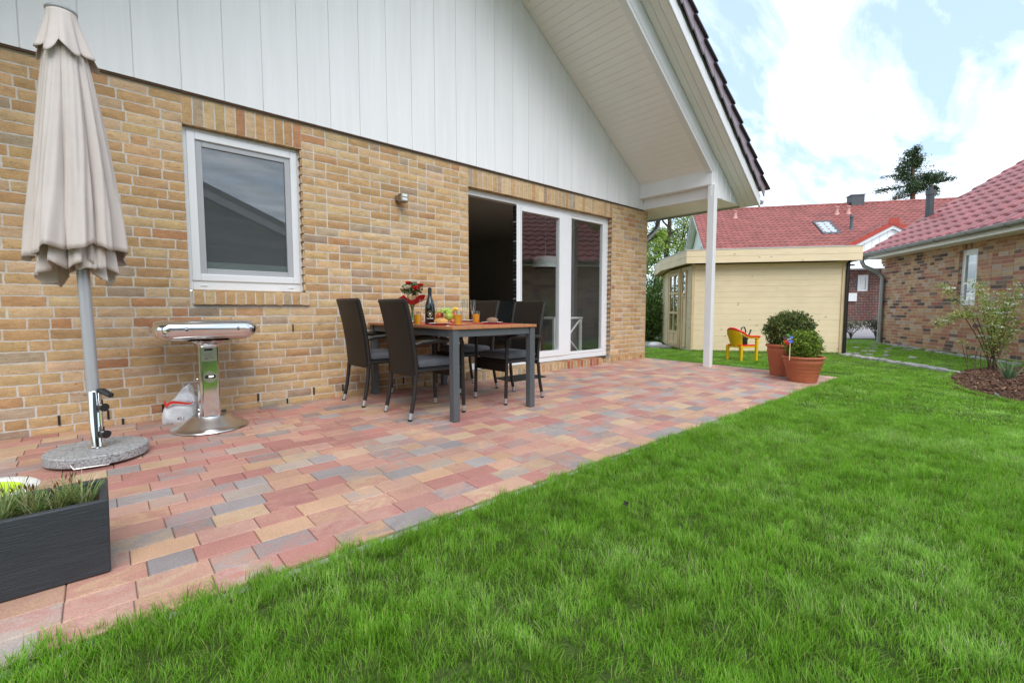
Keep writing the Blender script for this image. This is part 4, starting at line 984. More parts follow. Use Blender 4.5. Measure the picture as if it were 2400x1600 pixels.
# fruit bowl
fb = tb_x(1046, -.62), -.62
o = MB().lathe([(0, 0), (.055, 0), (.06, .004), (.105, .055), (.112, .062), (.108, .063), (.06, .012), (0, .009)], seg=36).build('fruit_bowl', 'gls'); o.location = (fb[0], fb[1], TZ+.0015); tag(o, 'shallow glass bowl holding the fruit in the middle of the table', 'bowl')
def fo(s, f, z): p = sd_*s+view*f; return Vector((fb[0]+p.x, fb[1]+p.y, TZ+z))
gp = MB(); 
for k in range(60):
    a = rnd.uniform(0, 6.28); r_ = .062*math.sqrt(rnd.random()); z = rnd.uniform(0, .055)*(1-r_/.09)
    gp.ball((r_*math.cos(a)*1.15, r_*math.sin(a), z), .0125, 10, 6)
gp.tube([(0, 0, .03), (.01, .0, .085), (.03, 0, .095)], .002, 5); o = gp.build('grape_bunch', 'grape'); o.location = fo(-.01, .0, .105); tag(o, 'bunch of pale green grapes heaped on top of the fruit bowl', 'grapes')
def fruit(name, m, p, r, sq, lab, cat):
    b = MB(); b.ball((0, 0, 0), r, 20, 12, sq=sq); b.tube([(0, 0, r*sq[2]*.85), (.004, 0, r*sq[2]+.012)], .002, 5); o = b.build(name, m); o.location = p; tag(o, lab, cat)
fruit('apple', 'apple', fo(.022, .062, .063), .042, (1, 1, 1.05), 'green apple at the front of the fruit bowl', 'apple')
fruit('peach', 'peach', fo(-.062, .0, .075), .036, (1, 1, .95), 'red and yellow peach at the left of the fruit bowl', 'peach')
fruit('peach', 'peach', fo(.078, .02, .07), .034, (1, 1, .95), 'reddish peach at the right of the fruit bowl', 'peach')
bn = MB(); pts = [fo(.045, -.02, .10)+sd_*(.02*k)+Vector((0, 0, .045*math.sin(k*.62))) for k in range(5)]; pts = [tuple(p-fo(.045, -.02, .10)) for p in pts]
bn.tube(pts, [.006, .015, .017, .015, .006], 10); o = bn.build('banana', 'banana'); o.location = fo(.045, -.02, .098); tag(o, 'yellow banana sticking out right of the grapes', 'banana')
fruit('small_fruit', 'peach', Vector((tb_x(1061, -.95), -.95, TZ+.024)), .022, (1, 1, .9), 'small orange red fruit lying on the table right of the pale roll', 'fruit')

# door mat
mt = thing('door_mat', 'dark rubber door mat at the brick threshold under the table', 'mat', (3.95, -.27, patio_z(-.27)))
b = MB(); b.box(-.30, -.17, .001, .30, .17, .012); b.build('mat_body', 'matdark', mt, bevel=.004)
b = MB()
for i in range(14): b.box(-.28+i*.041, -.155, .012, -.258+i*.041, .155, .0155)
b.build('ribs', 'matdark', mt)
# ================================================================== POTS and shrubs
def pot(name, label, x, y, R0, R1, h, group):
    z = patio_z(y); t = thing(name, label, 'plant pot', (x, y, z), 0, group)
    k = h
    prof = [(0, .004), (R0-.01, .0), (R0, .006), (R0+(R1-R0)*.72, k*.74), (R0+(R1-R0)*.74+.004, k*.76), (R1-.018, k*.90), (R1-.004, k*.905), (R1+.006, k*.925), (R1+.008, k*.96), (R1+.003, k*.99), (R1-.008, k), (R1-.022, k*.99), (R1-.03, k*.86)]
    m = MB().lathe(prof, seg=56)
    m.build('pot', 'terracotta', t)
    rg = MB()
    for q in (.16, .30, .44, .58, .70): r_ = R0+(R1-R0)*.72*q/.74; rg.lathe([(r_+.0002, k*q-.003), (r_+.0010, k*q), (r_+.0002, k*q+.003)], seg=56)
    rg.build('ribs', 'terracotta', t)
    sg = 40; MB().lathe([(R1-.024, k*.90), (R1*.6, k*.915), (0, k*.925)], seg=sg).build('soil', 'soil', t); return t
BP, SP = (6.99, -2.30), (6.655, -2.655)
pot('flower_pot', 'tall terracotta pot behind the smaller one, with the large shrub', BP[0], BP[1], .135, .195, .435, 'terracotta pots on the patio')
pot('flower_pot', 'low wide terracotta pot at the patio corner, nearest the lawn, with the small shrub', SP[0], SP[1], .16, .235, .325, 'terracotta pots on the patio')
def shrub(name, lab, x, y, z0, z1, rx, ry, n, size, cols, seed, shape, group):
    t = thing(name, lab, 'shrub', (x, y, z0), 0, group); r = np.random.default_rng(seed); H = z1-z0
    st_ = MB(); tips = []
    for k in range(46):
        a = r.random()*6.28; q = math.sqrt(r.random()); e = np.array([q*rx*math.cos(a), q*ry*math.sin(a), H*shape(q, a)*r.uniform(.85, 1.06)])
        m_ = e*.5*[.6, .6, 1]; st_.tube([(r.normal(0, .012), r.normal(0, .012), 0), tuple(m_), tuple(e*.96)], [.006, .004, .002], 5, caps=False); tips.append(e)
    st_.build('stems', 'twig', t)
    d = r.normal(0, 1, (n, 3)); d /= np.linalg.norm(d, axis=1)[:, None]; az = np.arctan2(d[:, 1], d[:, 0])
    bump = 1+.09*np.sin(5*az+2*d[:, 2]*3)+.07*np.sin(9*az+seed)*(1-np.abs(d[:, 2]))+.06*np.sin(11*d[:, 2]+3*az)
    q = np.where(r.random(n) < .7, r.uniform(.80, 1.04, n), r.uniform(.3, .85, n))*bump
    P = d*q[:, None]*[rx, ry, H*.54]+[0, 0, H*.50]; k_ = r.random(n) < .05; P[k_] += d[k_]*r.uniform(.01, .05, (k_.sum(), 1)); P = P[P[:, 2] > .0]
    V, F, cc = leaf_quads(P, size, cols, .42, seed, .7); hh = np.clip(P[:, 2]/H, 0, 1)
    raw_mesh('foliage', V, F, 'needle', cc, parent=t); return t
dk = [(.07, .12, .026), (.10, .16, .034), (.05, .09, .022), (.17, .20, .045), (.21, .19, .05)]
lt = [(.14, .22, .026), (.23, .32, .036), (.10, .17, .022), (.32, .40, .05)]
zb1 = patio_z(BP[1])+.40; zb2 = patio_z(SP[1])+.295
rx_ = RT*.34
def rot_shrub(t): t.rotation_euler = (0, 0, YAW-math.pi/2)
t = shrub('potted_shrub', 'large dark green shrub growing in the tall rear pot', BP[0]+RT[0]*.10, BP[1]+RT[1]*.10, zb1, .80, .31, .25, 12000, .036, dk, 5, lambda q, a: .92-.22*q*q+.10*math.sin(3*a), 'shrubs in terracotta pots'); rot_shrub(t)
t = shrub('potted_shrub', 'small bright green shrub growing in the low front pot', SP[0], SP[1], zb2, .575, .205, .18, 7500, .031, lt, 6, lambda q, a: .98-.35*q*q+.08*math.sin(2*a+1), 'shrubs in terracotta pots'); rot_shrub(t)
pwl = on_plane(1850.5, 832, (SP[0]-.12, SP[1]-.02, 0), FW*[1, 1, 0]); 
pw = thing('pinwheel', 'multicoloured toy pinwheel on a pale stick in the low front pot', 'pinwheel', (pwl[0], pwl[1], patio_z(SP[1])+.28))
MB().tube([(0, 0, 0), (0, 0, .275)], .0062, 10).build('stick', 'stick', pw)
tc = Vector((0, 0, .262)); vd_ = Vector((EYE-pwl)*[1, 1, 0]).normalized(); ax = (vd_*.55-Vector(RT)*.85).normalized(); hub = tc+ax*.035
MB().tube([tuple(tc), tuple(hub)], .005, 8).build('axle', 'kidyellow', pw)
u_ = ax.orthogonal().normalized(); v_ = ax.cross(u_)
for k, m in enumerate(('pin_blue', 'pin_blue', 'pin_green', 'pin_purple', 'pin_orange', 'pin_red')):
    b = MB(); a0 = k*math.pi/3; rows_ = []
    for j in range(7):
        s_ = j/6; r_ = .010+.060*s_; w_ = .75*(1-.2*s_); dep = .028*math.sin(s_*math.pi)
        rows_.append([tuple(hub+(u_*math.cos(a0+q*w_)+v_*math.sin(a0+q*w_))*r_+ax*(dep*(1-q)+.004)) for q in (0, .35, .7, 1)])
    b.add([p for r_ in rows_ for p in r_], [(j*4+i, j*4+i+1, (j+1)*4+i+1, (j+1)*4+i) for j in range(6) for i in range(3)], smooth=True); b.build('blade', m, pw)
MB().ball(tuple(hub+ax*.006), .009, 10, 6).build('hub', 'china', pw)

# ================================================================== CHILD'S CHAIR
kz = lawn_z(8.36, -1.2)
kc = thing('child_chair', 'yellow and red plastic child armchair on the lawn behind the white post', 'chair', (8.37, -1.22, kz), R(-22))
def kleg(x, y, top, m, s=1):
    b = MB(); b.prism([(x-.018, y-.02, 0), (x+.018, y-.02, 0), (x+.028, y-.026, top), (x-.022, y-.026, top)], (0, .042, 0)); return b.build('leg', m, kc, bevel=.006)
kleg(-.16, -.15, .27, 'kidyellow'); kleg(-.16, .15, .27, 'kidyellow'); kleg(.16, -.17, .41, 'kidyellow'); kleg(.16, .17, .41, 'kidyellow')
MB().box(-.165, -.16, 0, -.14, -.13, .26).build('leg_face', 'kidred', kc, bevel=.005)
MB().box(-.16, -.16, .265, .18, .16, .285).build('seat_top', 'kidred', kc, bevel=.008); MB().box(-.165, -.165, .235, .185, .165, .263).build('seat_rim', 'kidyellow', kc, bevel=.01)
b = MB(); rows_ = []
for j in range(9):
    t = j/8; z = .26+.30*t*1.0; hw = .125+.05*t; x = -.155-.07*t
    rows_.append([(x+.05*(q*q), hw*q*(1 if t < .8 else (1-.25*(t-.8)/.2*1)), z-.03*abs(q)**2.5*(t**3)*1.6) for q in np.linspace(-1, 1, 11)])
sheet(b, rows_, .014); b.build('backrest', 'kidyellow', kc, bevel=.004)
b = MB(); tp_ = rows_[-1]
pth = [(.20, -.195, .425), (.12, -.195, .430), (.0, -.19, .432), (-.08, -.185, .45), (-.14, -.17, .50)] + [(p[0]-.006, p[1]*1.02, p[2]+.006) for p in tp_[1:-1]] + [(-.14, .17, .50), (-.08, .185, .45), (.0, .19, .432), (.12, .195, .430), (.20, .195, .425)]
b.tube(pth, .019, 10); b.build('arm_rim', 'kidred', kc)
b = MB()
for s in (-1, 1): b.tube([(.19, s*.193, .407), (.0, s*.188, .412), (-.08, s*.18, .43), (-.15, s*.16, .48)], .017, 8)
b.build('arm_underside', 'kidyellow', kc)
cn_ = thing('watering_can', 'dark green watering can sitting on the yellow child chair', 'watering can', (8.37, -1.25, kz+.287), R(-20))
b = MB(); b.lathe([(0, 0), (.072, .0), (.078, .01), (.068, .12), (.06, .165), (.03, .19), (0, .195)], seg=28, sx=1, sy=.8); b.build('body', 'cangreen', cn_)
b = MB(); b.tube([(-.055, 0, .14), (-.075, 0, .22), (-.045, 0, .29), (.015, 0, .30), (.045, 0, .24), (.045, 0, .17)], .011, 10); b.build('handle', 'cangreen', cn_)
b = MB(); b.tube([(.06, 0, .05), (.12, 0, .14), (.165, 0, .235), (.17, 0, .25)], [.022, .015, .011, .02], 10); b.build('spout', 'cangreen', cn_)

# ================================================================== SHED
SA = R(-54.6); Sd = np.array([math.cos(SA), math.sin(SA), 0]); Sp = np.array([-Sd[1], Sd[0], 0]); S0 = np.array([9.606, .31, -.07])
shed = thing('garden_shed', 'pale unpainted wooden garden shed with a flat roof and glazed double door', 'shed', tuple(S0), SA)   # local +x along the front, +y to the back
SLN, SH = 2.87, 1.90
FA = R(46); FL = 1.68                       # the bent side: first the glazed facet, then a plain wall
FD = np.array([math.cos(FA), math.sin(FA), 0]); P1 = S0+FD*FL; FX, FY = float((P1-S0)@Sd), float((P1-S0)@Sp)
YB_ = FY+max(1.2, min(2.6, float((on_plane(1480+222/3.137, 420+1000/3.137, P1, Sd)-P1)@Sp)))
SDP = YB_
foot_ = [(0, 0), (SLN, 0), (SLN, YB_), (FX, YB_), (FX, FY)]
def edge_M(p, q): return Matrix.Translation((p[0], p[1], 0)) @ Matrix.Rotation(math.atan2(q[1]-p[1], q[0]-p[0]), 4, 'Z'), math.hypot(q[0]-p[0], q[1]-p[1])
b = MB(); bh = .118
for k in range(5):
    M_, L_ = edge_M(foot_[k], foot_[(k+1) % 5])
    for r_ in range(16): b.box(.001, 0, r_*bh, L_-.001, .034, (r_+1)*bh-.0015, M=M_)
b.build('plank_walls', 'shed', shed, bevel=.004)
b = MB(); b.box(-.026, -.022, 0, .03, -.001, SH); b.box(-.030, -.0005, 0, -.004, .05, SH); b.build('corner_trim', 'shedend', shed, bevel=.003); MB().box(SLN-.03, -.022, 0, SLN+.024, -.001, SH).build('corner_trim', 'shedend', shed, bevel=.003)
MB().box(FX-.03, FY-.02, 0, FX-.002, FY+.03, SH).build('corner_trim', 'shedend', shed, bevel=.003)
fz0, fz1 = 1.895, 2.165
def offset_poly(P, d):
    out = []; n = len(P)
    for k in range(n):
        a, b_, c_ = np.array(P[k-1]), np.array(P[k]), np.array(P[(k+1) % n]); e1 = (b_-a)/np.linalg.norm(b_-a); e2 = (c_-b_)/np.linalg.norm(c_-b_); n1, n2 = np.array([e1[1], -e1[0]]), np.array([e2[1], -e2[0]]); m_ = (n1+n2)/(1+n1@n2); out.append(tuple(b_+m_*d))
    return out
fo_, fi_ = offset_poly(foot_, .22), offset_poly(foot_, .20)
b = MB()
for k in range(5):
    for r_ in range(2):
        z0_ = fz0+r_*.137; q = [(*fo_[k], z0_), (*fo_[(k+1) % 5], z0_), (*fi_[(k+1) % 5], z0_), (*fi_[k], z0_)]; b.prism(q, (0, 0, .134))
b.build('fascia', 'shed', shed, bevel=.003)
b = MB(); b.prism([(*p, 1.93) for p in fi_], (0, 0, .02)); b.build('roof_deck', 'shedend', shed)
b = MB(); b.prism([(*p, fz1+.002) for p in offset_poly(foot_, .227)], (0, 0, .02)); b.build('roof_edge', 'felt', shed)
b = MB(); b.tube([(SLN+.055, -.035, 0), (SLN+.055, -.035, 1.86), (SLN+.10, -.035, 1.90)], .034, 12); b.box(SLN+.02, -.06, 1.80, SLN+.16, .0, 1.83); b.build('downpipe', 'brownpipe', shed)
FM, _ = edge_M((0, 0), (FX, FY))            # facet frame: x along the facet, +y outwards
wa, wb_, da, db = .38, .66, .82, 1.56
def fframe(mb, x0, x1, z0, z1, w, y0, y1):
    mb.box(x0, y0, z0, x0+w, y1, z1, M=FM); mb.box(x1-w, y0, z0, x1, y1, z1, M=FM); mb.box(x0+w, y0, z0, x1-w, y1, z0+w, M=FM); mb.box(x0+w, y0, z1-w, x1-w, y1, z1, M=FM)
MT['shedglass'] = glass_mat('shed_glass', (.55, .6, .58), .16, 2)
def fquad(name, m, par_, x0, x1, z0, z1, y): return MB().add([tuple(FM @ Vector(p)) for p in ((x0, y, z0), (x0, y, z1), (x1, y, z1), (x1, y, z0))], [(0, 1, 2, 3)]).build(name, m, par_)
b = MB(); fframe(b, wa, wb_, 1.27, 1.80, .035, .001, .03); fframe(b, wa, wb_, .06, 1.24, .035, .001, .02); wo_ = b.build('window', 'shedend', shed, bevel=.003)
fquad('pane', 'shedglass', wo_, wa+.035, wb_-.035, 1.305, 1.765, .014); fquad('reveal', 'wall_grey', wo_, wa+.035, wb_-.035, 1.305, 1.765, .004)
b = MB(); fframe(b, da-.05, db+.05, .02, 1.86, .045, .001, .035); b.build('door_frame', 'shedend', shed, bevel=.003)
b = MB(); fframe(b, da, db, .07, 1.80, .075, .01, .045); xm = (da+db)/2; b.box(xm-.025, .01, .145, xm+.025, .045, 1.725, M=FM)
for z in (.36, .82, 1.28): b.box(da+.075, .01, z, db-.075, .045, z+.05, M=FM)
b.box(da+.075, .012, .145, db-.075, .03, .36, M=FM); dr = b.build('door', 'shedend', shed, bevel=.003)
for z0_, z1_ in ((.41, .82), (.87, 1.28), (1.33, 1.725)):
    for x0_, x1_ in ((da+.075, xm-.025), (xm+.025, db-.075)): fquad('pane', 'shedglass', dr, x0_, x1_, z0_, z1_, .024)
fquad('reveal', 'wall_grey', dr, da+.03, db-.03, .38, 1.76, .006)
rp_ = thing('ramp_board', 'grey weathered boards lying along the shed door sill', 'boards', tuple(S0+FD*1.55-Sd*.42), FA-math.pi/2)
b = MB()
for k in range(4): b.box(-.26+k*.13, -.75, 0, -.26+k*.13+.124, .95, .045)
b.build('boards', 'greywood', rp_, bevel=.004)
q = on_z(1536, 812, -.05); o = MB(); o.ball((0, 0, .05), .17, 18, 10, sq=(1.3, .8, .42)); o.ball((.12, .08, .04), .12, 14, 8, sq=(1.3, .9, .4)); o = o.build('plastic_sheet', 'bag'); o.location = q; tag(o, 'crumpled white plastic lying on the grass left of the shed', 'plastic sheet')

# ================================================================== tiled roof sheets (real pantile relief)
def tile_roof(name, m, parent, o, ax, up, W_, L_, tw=.30, tl=.34, hgt=.035, step=.03, per=6, clipf=None, seed=1):
    o, ax, up = map(lambda q: np.array(q, float), (o, ax, up)); nrm = np.cross(ax, up); nrm /= np.linalg.norm(nrm)
    if nrm[2] < 0: nrm = -nrm
    nx = int(round(W_/tw))*per; nc = int(math.ceil(L_/tl)); r = np.random.default_rng(seed)
    s = np.linspace(0, W_, nx+1); ph = (s/tw) % 1.0
    prof = hgt*np.where(ph < .62, np.sin(math.pi*ph/.62)**.8*1.0, -.35*np.sin(math.pi*(ph-.62)/.38))
    V, F, C = [], [], []; tcol = r.uniform(.86, 1.12, (nc, int(round(W_/tw))+1))
    for c in range(nc):
        a, b_ = c*tl, min((c+1)*tl, L_)
        base_ = len(V)*0+sum(len(q) for q in V)
        rows_ = [(a-.012, -.02), (a-.012, step), (a+.02, step+.004), (b_+.01, .004)]
        for tt, dz in rows_: V.append(o+ax*s[:, None]+up*tt+nrm*(prof*(1 if dz > -.01 else .6)+dz)[:, None])
        n1 = nx+1
        for j in range(3):
            i = np.arange(nx); p0 = base_+j*n1+i; F.append(np.stack([p0, p0+1, p0+n1+1, p0+n1], 1)); C.append(tcol[c][np.minimum((i//per), tcol.shape[1]-1)])
    V = np.concatenate(V); F = np.concatenate(F); C = np.concatenate(C)[:, None]*np.ones(3)
    if clipf is not None:
        keep = clipf(V[F].mean(1)); F = F[keep]; C = C[keep]
    return raw_mesh(name, V, F, m, C, parent=parent, smooth=False)
def tile_mat(name, col, rough, spec, fine):
    t = NT(name); b = t.n('ShaderNodeBsdfPrincipled', i_Roughness=rough); b.inputs['Specular IOR Level'].default_value = spec
    at = t.n('ShaderNodeAttribute', attribute_name='Col'); n1 = t.noise(t.coord(), 1.2, 5); r1 = t.ramp(n1, 0, [(.3, g3(.8)), (.7, g3(1.2))]); n2 = t.noise(t.coord(), 25, 4); r2 = t.ramp(n2, 0, [(.3, g3(1-fine)), (.7, g3(1+fine))])
    c = t.mix(tuple(col), 0, at, 'Color', fac=1, typ='MULTIPLY'); c = t.mix(c, 2, r1, 0, fac=1, typ='MULTIPLY'); c = t.mix(c, 2, r2, 0, fac=1, typ='MULTIPLY'); t.l(c, 2, b, 'Base Color'); t.l(b, 0, t.out, 0); return t.m
MT['nroof'] = tile_mat('glazed_red_tile', (.31, .068, .062), .24, .7, .1); MT['broof'] = tile_mat('matt_red_tile', (.29, .085, .072), .5, .4, .28)

# ================================================================== NEIGHBOUR HOUSE (right)
NA = math.atan2(-.576, -.817); N0 = (15.732, -1.96, -.06)
nbh = thing('neighbour_house', 'neighbouring bungalow of mixed brown brick with a glossy red tiled roof', 'house', N0, NA)  # local +x towards the camera, +y away from us? see below
# with this heading local +y points out of the garden side, so "into the house" is local -y ... resolved by sign
INN = np.array([.576, -.817]); ly = np.array([-math.sin(NA), math.cos(NA)]); SG = 1 if INN@ly > 0 else -1
def nM(): return Matrix.Scale(SG, 4, Vector((0, 1, 0)))
NW = 8.3; b = MB(); C2 = .0757
wall = b
nho = [(2.745, 3.26, .99, 2.145)]
brick_field(b, 0, NW, -.05, 31, C2, nho, nM(), NPAL, L=.24, Hd=.115, fine=False)
for a, e, z0_, z1_ in ((0, 2.745, -.2, 2.29), (3.26, NW, -.2, 2.29), (2.745, 3.26, -.2, .99), (2.745, 3.26, 2.145, 2.29)): b.box(a, .006*SG, z0_, e, .12*SG, z1_, 1)
for k in range(7): b.box(2.745+k*.0736+.004, -.001*SG, 2.15, 2.745+(k+1)*.0736-.005, .05*SG, 2.285, 0, pick(NPAL))
for k in range(15): b.box(2.735, .003*SG, .99+k*C2, 2.747, .07*SG, .99+k*C2+.064, 0, pick(NPAL)); b.box(3.258, .003*SG, .99+k*C2, 3.27, .07*SG, .99+k*C2+.064, 0, pick(NPAL))
# gable return at the far end
for r_ in range(30):
    x = .012
    while x < 6: w = .24 if rnd.random() < .75 else .115; b.box(-.003, x*SG, -.05+r_*C2, .01, (x+w)*SG, -.05+r_*C2+.066, 0, pick(NPAL)); x += w+.01
b.box(0.002, .121*SG, -.2, .12, 7*SG, 2.29, 1)
b.build('brick_wall', ['nbrick', 'nmortar'], nbh)
wi = MB()
def sbox(mb, x0, y0, z0, x1, y1, z1, mi=0): mb.box(x0, y0*SG, z0, x1, y1*SG, z1, mi)
for a in ((2.747, .06, .992, 2.81, .12, 2.143), (3.195, .06, .992, 3.258, .12, 2.143), (2.81, .06, .992, 3.195, .12, 1.06), (2.81, .06, 2.08, 3.195, .12, 2.143)): sbox(wi, *a)
nw = wi.build('window', 'pvc', nbh, bevel=.004)
b = MB(); 
for a in ((2.812, .05, 1.062, 2.86, .1, 2.078), (3.147, .05, 1.062, 3.193, .1, 2.078), (2.86, .05, 1.062, 3.147, .1, 1.11), (2.86, .05, 2.03, 3.147, .1, 2.078)): sbox(b, *a)
b.build('sash', 'pvc', nw, bevel=.004)
MB().add([(2.86, .075*SG, 1.11), (3.147, .075*SG, 1.11), (3.147, .075*SG, 2.03), (2.86, .075*SG, 2.03)], [(0, 1, 2, 3)]).build('pane', 'pane2', nw)
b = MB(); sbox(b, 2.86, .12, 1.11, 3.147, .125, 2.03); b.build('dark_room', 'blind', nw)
b = MB(); sbox(b, 2.86, .112, 1.85, 3.147, .118, 2.03); sbox(b, 2.86, .10, 1.22, 3.147, .108, 1.25); b.build('roller_blind', 'pvc', nw)
RZ = 2.40; pit = math.tan(R(33)); EO = -.45
b = MB(); b.prism([(-.16, (EO+.03)*SG, RZ-.13), (-.16, .002*SG, RZ-.14), (-.16, .002*SG, RZ-.12), (-.16, (EO+.03)*SG, RZ-.11)], (NW+.3, 0, 0)); sbox(b, -.16, EO+.02, RZ-.15, NW+.14, EO+.045, RZ-.01); b.build('eave_board', 'soffit', nbh)
cs3 = 1/math.hypot(1, pit); HIPX = -.20
def nclip(P): return np.ones(len(P), bool)
tile_roof('tiled_roof', 'nroof', nbh, (HIPX, EO*SG, RZ), (1, 0, 0), (0, SG*cs3, pit*cs3), NW+.4, 5.1/cs3*.9, tw=.30, tl=.36, hgt=.038, step=.034, per=6, seed=4)
b = MB(); Ln = 5.1*.9
b.prism([(HIPX+.01, (EO+.05)*SG, RZ-.04), (HIPX+.01, (EO+Ln)*SG, RZ-.04+(Ln-.05)*pit), (HIPX+.01, (EO+Ln)*SG, RZ-.28+(Ln-.05)*pit), (HIPX+.01, (EO+.3)*SG, RZ-.10)], (.03, 0, 0)); b.build('verge_board', 'trim', nbh)
b = MB(); b.prism([(.1, 0, 2.2), (.1, (EO+Ln)*2*SG, 2.2), (.1, (EO+Ln)*SG, RZ-.1+Ln*pit)], (NW-.2, 0, 0)); b.build('attic', 'nmortar', nbh)
tile_roof('rear_roof', 'nroof', nbh, (HIPX, (EO+2*Ln)*SG, RZ), (1, 0, 0), (0, -SG*cs3, pit*cs3), NW+.4, Ln/cs3, tw=.30, tl=.36, per=4, seed=5)
rg = MB(); n_ = 26
for k in range(n_): x0 = HIPX+k*(NW+.4)/n_; rg.tube([(x0, (EO+Ln)*SG, RZ+Ln*pit+.01), (x0+(NW+.4)/n_+.03, (EO+Ln)*SG, RZ+Ln*pit+.0)], [.10, .115], 10)
rg.build('ridge_tiles', 'nroof', nbh)
# half round gutter with brackets, then the swan neck downpipe at the far corner
b = MB(); gy = EO-.055; prof = [(.068*math.cos(a), .068*math.sin(a)) for a in np.linspace(math.pi, 2*math.pi, 11)]
vs = [(x, (gy+p)*SG, RZ-.015+z) for x in (HIPX-.04, NW+.2) for p, z in prof]; b.add(vs, [(i, i+1, 12+i, 11+i) for i in range(10)], smooth=True); b.add(vs[:11], [tuple(range(11))])
vs = [(x, (gy+p*.93)*SG, RZ-.015+z*.93) for x in (HIPX-.04, NW+.2) for p, z in prof]; b.add(vs, [(i+1, i, 11+i, 12+i) for i in range(10)], smooth=True)
b.tube([(HIPX-.04, (gy-.07)*SG, RZ-.012), (NW+.2, (gy-.07)*SG, RZ-.012)], .009, 8)
for k in range(10): b.tube([(HIPX+.4+k*.9, (gy+p*1.04)*SG, RZ-.015+z*1.04) for p, z in prof], .006, 5)
b.build('gutter', 'zinc', nbh)
b = MB(); b.tube([(-.10, gy*SG, RZ-.06), (-.10, gy*SG, RZ-.20), (-.06, (gy+.04)*SG, RZ-.32), (.0, -.16*SG, RZ-.50), (.03, -.075*SG, RZ-.60), (.035, -.06*SG, RZ-.70), (.035, -.06*SG, -.05)], .05, 16); b.tube([(.035, -.06*SG, .28), (.035, -.06*SG, .33)], .056, 16); b.build('downpipe', 'zinc', nbh)
# flue through the roof
def npl(u, v):
    n = Matrix.Rotation(NA, 3, 'Z') @ Vector((0, -SG*pit, 1)).normalized(); o = Matrix.Rotation(NA, 3, 'Z') @ Vector((0, EO*SG, RZ)) + Vector(N0)
    p = on_plane(u, v, o, n); return Matrix.Rotation(-NA, 3, 'Z') @ (Vector(p)-Vector(N0))
p = npl(2177, 512); b = MB(); b.tube([(p.x, p.y, p.z-.1), (p.x, p.y, p.z+.66)], .085, 18); b.tube([(p.x, p.y, p.z+.60), (p.x, p.y, p.z+.72)], .10, 18); b.tube([(p.x, p.y, p.z+.72), (p.x, p.y, p.z+.80)], .05, 12); b.build('flue_pipe', 'dark', nbh)

# ================================================================== HOUSE AT THE BACK
BA = R(-56); B0 = EYE+ray(1990, 754)*24.0
bk = thing('back_house', 'long house with a matt red roof, skylight and white gables beyond the shed', 'house', tuple(B0), BA)
Be = np.array([math.cos(BA), math.sin(BA), 0]); Bn = np.array([-Be[1], Be[0], 0])
def bl(p): d = np.array(p)-B0; return float(d@Be), float(d@Bn), float(d[2])
RY, = (5.0,); A = bl(on_plane(1622, 496.5, B0+Bn*RY, Bn)); RZb = A[2]; q = bl(on_plane(1648, 582, B0+Bn*RY+Be*A[0], Be)); bp = (RZb-q[2])/(RY-q[1]); XL_, XR_ = A[0], 12.0
cb = 1/math.hypot(1, bp); EY = -.3; EZ = RZb-(RY-EY)*bp
tile_roof('tiled_roof', 'broof', bk, (XL_, EY, EZ), (1, 0, 0), (0, cb, bp*cb), XR_-XL_, (RY-EY)/cb, tw=.30, tl=.36, hgt=.04, step=.04, per=5, seed=8)
b = MB(); b.prism([(XL_, RY, RZb-.04), (XL_, 2*RY-EY, EZ-.04), (XL_, 2*RY-EY, EZ+.02), (XL_, RY, RZb+.02)], (XR_-XL_, 0, 0)); b.build('rear_roof', 'redverge', bk)
b = MB(); n_ = 48
for k in range(n_): x0 = XL_+k*(XR_-XL_)/n_; b.tube([(x0, RY, RZb+.02), (x0+(XR_-XL_)/n_+.04, RY, RZb+.01)], [.09, .11], 8)
b.build('ridge_tiles', 'broof', bk)
b = MB(); b.prism([(XL_+.5, RY, RZb-.2), (XL_+.5, .7, EZ+.3*0+(.7-EY)*bp-.2), (XL_+.5, .7, 0), (XL_+.5, 2*RY-.7, 0), (XL_+.5, 2*RY-.7, (.7-EY)*bp+EZ-.2)], (11.5-XL_, 0, 0)); b.build('white_gable_wall', 'white', bk)
b = MB()
for yy, dz in ((EY, 0), (2*RY-EY, 0)): b.prism([(XL_, RY, RZb-.03), (XL_, yy, EZ-.03), (XL_, yy, EZ-.22), (XL_, RY, RZb-.24)], (.03, 0, 0))
b.build('barge_board', 'trim', bk)
b = MB()
for yy in (EY, 2*RY-EY): b.prism([(XL_, RY, RZb-.06), (XL_, yy, EZ-.06), (XL_, yy, EZ-.08), (XL_, RY, RZb-.08)], (.5, 0, 0))
b.build('verge_soffit', 'soffit', bk)
b = MB(); b.prism([(XL_-.02, RY, RZb+.05), (XL_-.02, 2*RY-EY, EZ+.05), (XL_-.02, 2*RY-EY, EZ-.03), (XL_-.02, RY, RZb-.03)], (.05, 0, 0)); b.build('verge_tiles', 'tile', bk)
for yy in (3.3, 5.1):
    b = MB(); x = XL_+.49; b.box(x-.03, yy, 3.3, x+.01, yy+.75, 4.7); wo = b.build('gable_window', 'pvc', bk); MB().box(x-.036, yy+.1, 3.4, x-.031, yy+.65, 4.6).build('pane', 'blind', wo)
def on_broof(u, v): n = Be*0+np.array([0, 0, 1.0])-Bn*bp; return bl(on_plane(u, v, B0+Bn*RY+np.array([0, 0, RZb]), n))
